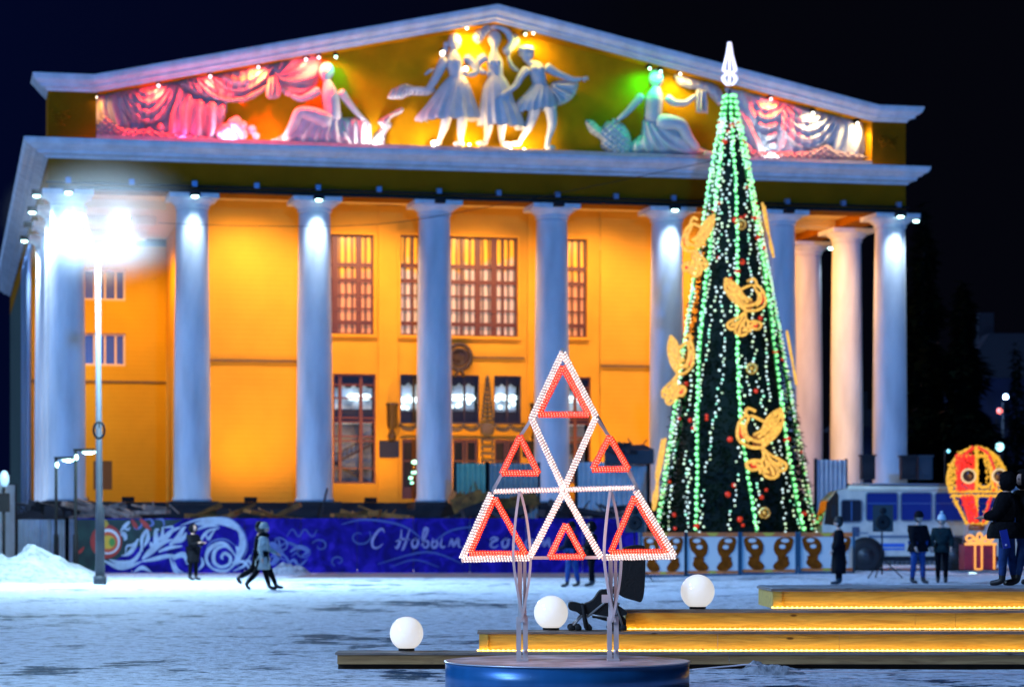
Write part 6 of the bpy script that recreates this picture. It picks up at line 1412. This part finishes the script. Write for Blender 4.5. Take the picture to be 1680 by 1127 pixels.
# ================================================================ triangle light sculpture
DS = 23.8; SXc = W(931, 0, DS).x
TS = Vector((SXc, DS, 0)); tri = thing('triangle_sculpture', 'light sculpture of stacked red and white rope-light triangles on two steel posts', 'light sculpture', (SXc, DS, W(0,1083,DS).z)); TZ0 = W(0,1083,DS).z
def s_(x, y, o=0): p = W(x, y, DS); return Vector((p.x-SXc, o, p.z-TZ0))
STEEL = mat('galvanised_steel', (.62,.64,.68), .4, .25, var=.2, vs=6)
RW = mat('white_rope_light', (.5,.4,.38), .4, emit=(1,.66,.56), es=.5); RWB = mat('white_rope_bulb', (1,1,1), .3, emit=(1,.92,.80), es=2.0); RR_ = mat('red_rope_light', (.8,.05,.02), .4, emit=(1,.05,.010), es=.82); RRB = mat('red_rope_bulb', (1,.5,.4), .3, emit=(1,.34,.16), es=1.4)
def rope(name, a, b, white=True, r=.024, rows=3):
    a = s_(*a); b = s_(*b); t = b-a; Ln = t.length; t.normalize(); u = Vector((0,-1,0)); w_ = t.cross(u); q = MB(); pitch = .027 if white else .025
    n = int(Ln/pitch*8); P = []
    for i in range(n+1):
        an = 2*math.pi*i/8; P.append(a + t*(Ln*i/n) + (u*math.cos(an)+w_*math.sin(an))*r*(1+.05*math.sin(i*1.7)))
    q.cur = 0; q.tube(P, .0105, 6); q.cur = 1
    m_ = int(Ln/pitch)
    for i in range(m_):
        for k in range(rows):
            off = (k-(rows-1)/2)*r*.85; p = a + t*(Ln*(i+.5+.2*k)/m_) + u*(r+.008)*math.sqrt(max(.1,1-(off/(r*1.3))**2)) + w_*(off+rnd.uniform(-.003,.003))
            q.ball(p, rnd.uniform(.0045,.0075) if white else .0055, 6, 5)
    q.cur = 2; q.bar(a, b, .03)
    return q.obj(name, [RW, RWB, STEEL] if white else [RR_, RRB, STEEL], tri)
A = (923,578); Lc = (872,687); Rc = (978,684)
for a, b in ((A, Lc), (A, Rc), (Lc, (925,802)), (Rc, (925,802)), ((810,806),(1041,800)), ((925,806),(869,914)), ((925,806),(986,914)), ((806,809),(758,916)), ((1043,805),(1107,913)), ((758,917),(868,915)), ((988,914),(1107,912))):
    rope('white_rope_tube', a, b, True, .025 if a != (810,806) else .018, 3 if a != (810,806) else 2)
def rtri(P, r=.023, rows=2):
    for i in range(len(P)): rope('red_rope_tube', P[i], P[(i+1) % len(P)], False, r, rows)
rtri([(923,602),(884,680),(966,680)]); rtri([(853,716),(824,776),(883,776)]); rtri([(1000,716),(972,770),(1031,769)]); rtri([(811,816),(771,908),(862,908)]); rtri([(1041,815),(1002,906),(1094,905)]); rtri([(928,860),(902,913),(957,913)])
m = MB()
for a, b in ((Lc,(853,716)),((824,776),(808,806)),(Rc,(1000,716)),((1031,769),(1046,802)),((868,915),(988,914)),((923,578),(1110,916)),((923,570),(923,590))): o9 = .045 if a != (923,578) else .085; m.bar(s_(*a,o9), s_(*b,o9), .03)
m.obj('bare_frame', STEEL, tri)
for cx_, tag_ in ((857, 0), (1006, 1)):
    q = MB()
    for sg, col in ((-1, 0), (1, 1)):
        P = cr_pts([s_(cx_-4+sg*1, 806, sg*.02), s_(cx_+sg*9-2, 850, sg*.03), s_(cx_+sg*14-1, 905, sg*.03), s_(cx_+sg*11, 950, sg*.02), s_(cx_+sg*2, 1000, .0), s_(cx_-sg*3, 1020, .0)], 5)
        vs = []; 
        for i, p in enumerate(P): vs += [p+Vector((-.012,-.05,0)), p+Vector((.012,-.05,0)), p+Vector((.012,.05,0)), p+Vector((-.012,.05,0))]
        q.add(vs, [(4*i+k, 4*i+(k+1) % 4, 4*i+4+(k+1) % 4, 4*i+4+k) for i in range(len(P)-1) for k in range(4)] + [(3,2,1,0), tuple(4*(len(P)-1)+k for k in range(4))])
    q.bar(s_(cx_-6,1012), s_(cx_-6,1083), .045); q.bar(s_(cx_+5,1012), s_(cx_+5,1083), .045); q.bar(s_(cx_-4,915,.03), s_(cx_-4,1012,.03), .04); q.bar(s_(cx_+4,915,.03), s_(cx_+4,1012,.03), .03)
    q.bar(s_(cx_-8,1012), s_(cx_+8,1012), .03)
    q.obj('support_post', STEEL, tri)
    q = MB(); q.box(s_(cx_-10,1084,-.1), s_(cx_+10,1080,.1)); q.ball(s_(cx_+3,1068,-.04), .02, 8, 6); q.ball(s_(cx_+3,1005,-.03), .016, 8, 6); q.obj('foot_plate', STEEL, tri)
m = MB(); m.box(s_(987,988,-.05), s_(998,975,-.02)); m.obj('junction_box', STEEL, tri)
lamp('rope_light_glow', 'POINT', s_(930,860,-.5), (1,.45,.35), 26, .5, tri)
# round base
base = thing('round_base', 'blue round sheet-metal plinth with a frosted wooden top', 'plinth', (W(930.5,0,DS).x, DS, 0)); RBASE = 200/pm(DS); zt_ = TZ0
m = MB(); m.lathe([(RBASE,.0),(RBASE,zt_-.012)], 72); m.obj('side', mat('blue_sheet_metal', (.012,.12,.34), .3, .25, var=.25, vs=1.2, stretch=(3,3,.3)), base)
m = MB(); m.lathe([(RBASE-.01,zt_-.012),(RBASE+.012,zt_-.010),(RBASE+.014,zt_-.002),(RBASE-.005,zt_-.001)], 72); m.obj('rim', mat('pale_rim', (.55,.6,.7), .35, .4), base)
m = MB(); n = 72; m.add([(math.cos(2*math.pi*k/n)*(RBASE-.006), math.sin(2*math.pi*k/n)*(RBASE-.006), zt_) for k in range(n)], [tuple(range(n))]); m.obj('top', mat('frosty_plywood', (.62,.60,.66), .35, var=.4, vs=3, col2=(.16,.11,.13)), base)

# ================================================================ overhead wires
for i, (pts, lab) in enumerate(((([0,0]), ''),)): pass
m = MB(); m.tube(cr_pts([W(1180,262,95), W(1000,300,94), W(800,340,93), W(620,368,92), W(420,371,91), W(260,366,90)], 6), .012, 5); c_ = W(260,366,90)
tag(m.obj('overhead_wire', BLACK), 'thin dark wire sagging across the front of the columns', 'wire')
# ================================================================ volume put in for lens bloom: mist round the street lamp
def glare(px, py, rx, rz, dens, label):
    c = W(px, py, 73); m = MB(); m.ball((0,0,0), 1, 32, 20, rx, 1.1, rz); mm = bpy.data.materials.new('glare_volume'); mm.use_nodes = True; n = mm.node_tree.nodes; l = mm.node_tree.links; n.clear()
    o_ = n.new('ShaderNodeOutputMaterial'); v = n.new('ShaderNodeVolumePrincipled'); t = n.new('ShaderNodeTexCoord'); ln_ = n.new('ShaderNodeVectorMath'); ln_.operation = 'LENGTH'
    mp = n.new('ShaderNodeMapping'); mp.inputs['Scale'].default_value = (1/rx, 1/1.1, 1/rz); l.new(t.outputs['Object'], mp.inputs[0]); l.new(mp.outputs[0], ln_.inputs[0])
    cr = n.new('ShaderNodeValToRGB'); e_ = cr.color_ramp.elements; cr.color_ramp.interpolation = 'EASE'; e_[0].position = .08; e_[0].color = (.12,.12,.12,1); e_[1].position = 1; e_[1].color = (0,0,0,1); x_ = e_.new(.55); x_.color = (1,1,1,1)
    r = n.new('ShaderNodeMath'); r.operation = 'MULTIPLY'; r.inputs[1].default_value = dens; l.new(ln_.outputs[1], cr.inputs[0]); l.new(cr.outputs[0], r.inputs[0]); l.new(r.outputs[0], v.inputs['Density'])
    v.inputs['Color'].default_value = (.9,.93,1,1); l.new(v.outputs[0], o_.inputs['Volume'])
    o = m.obj('glare_volume', mm, None, c); tag(o, label, 'glare', kind='stuff'); return o
glare(168, 358, 3.2, 2.1, .019, 'added lens-bloom mist round the two heads of the street lamp')
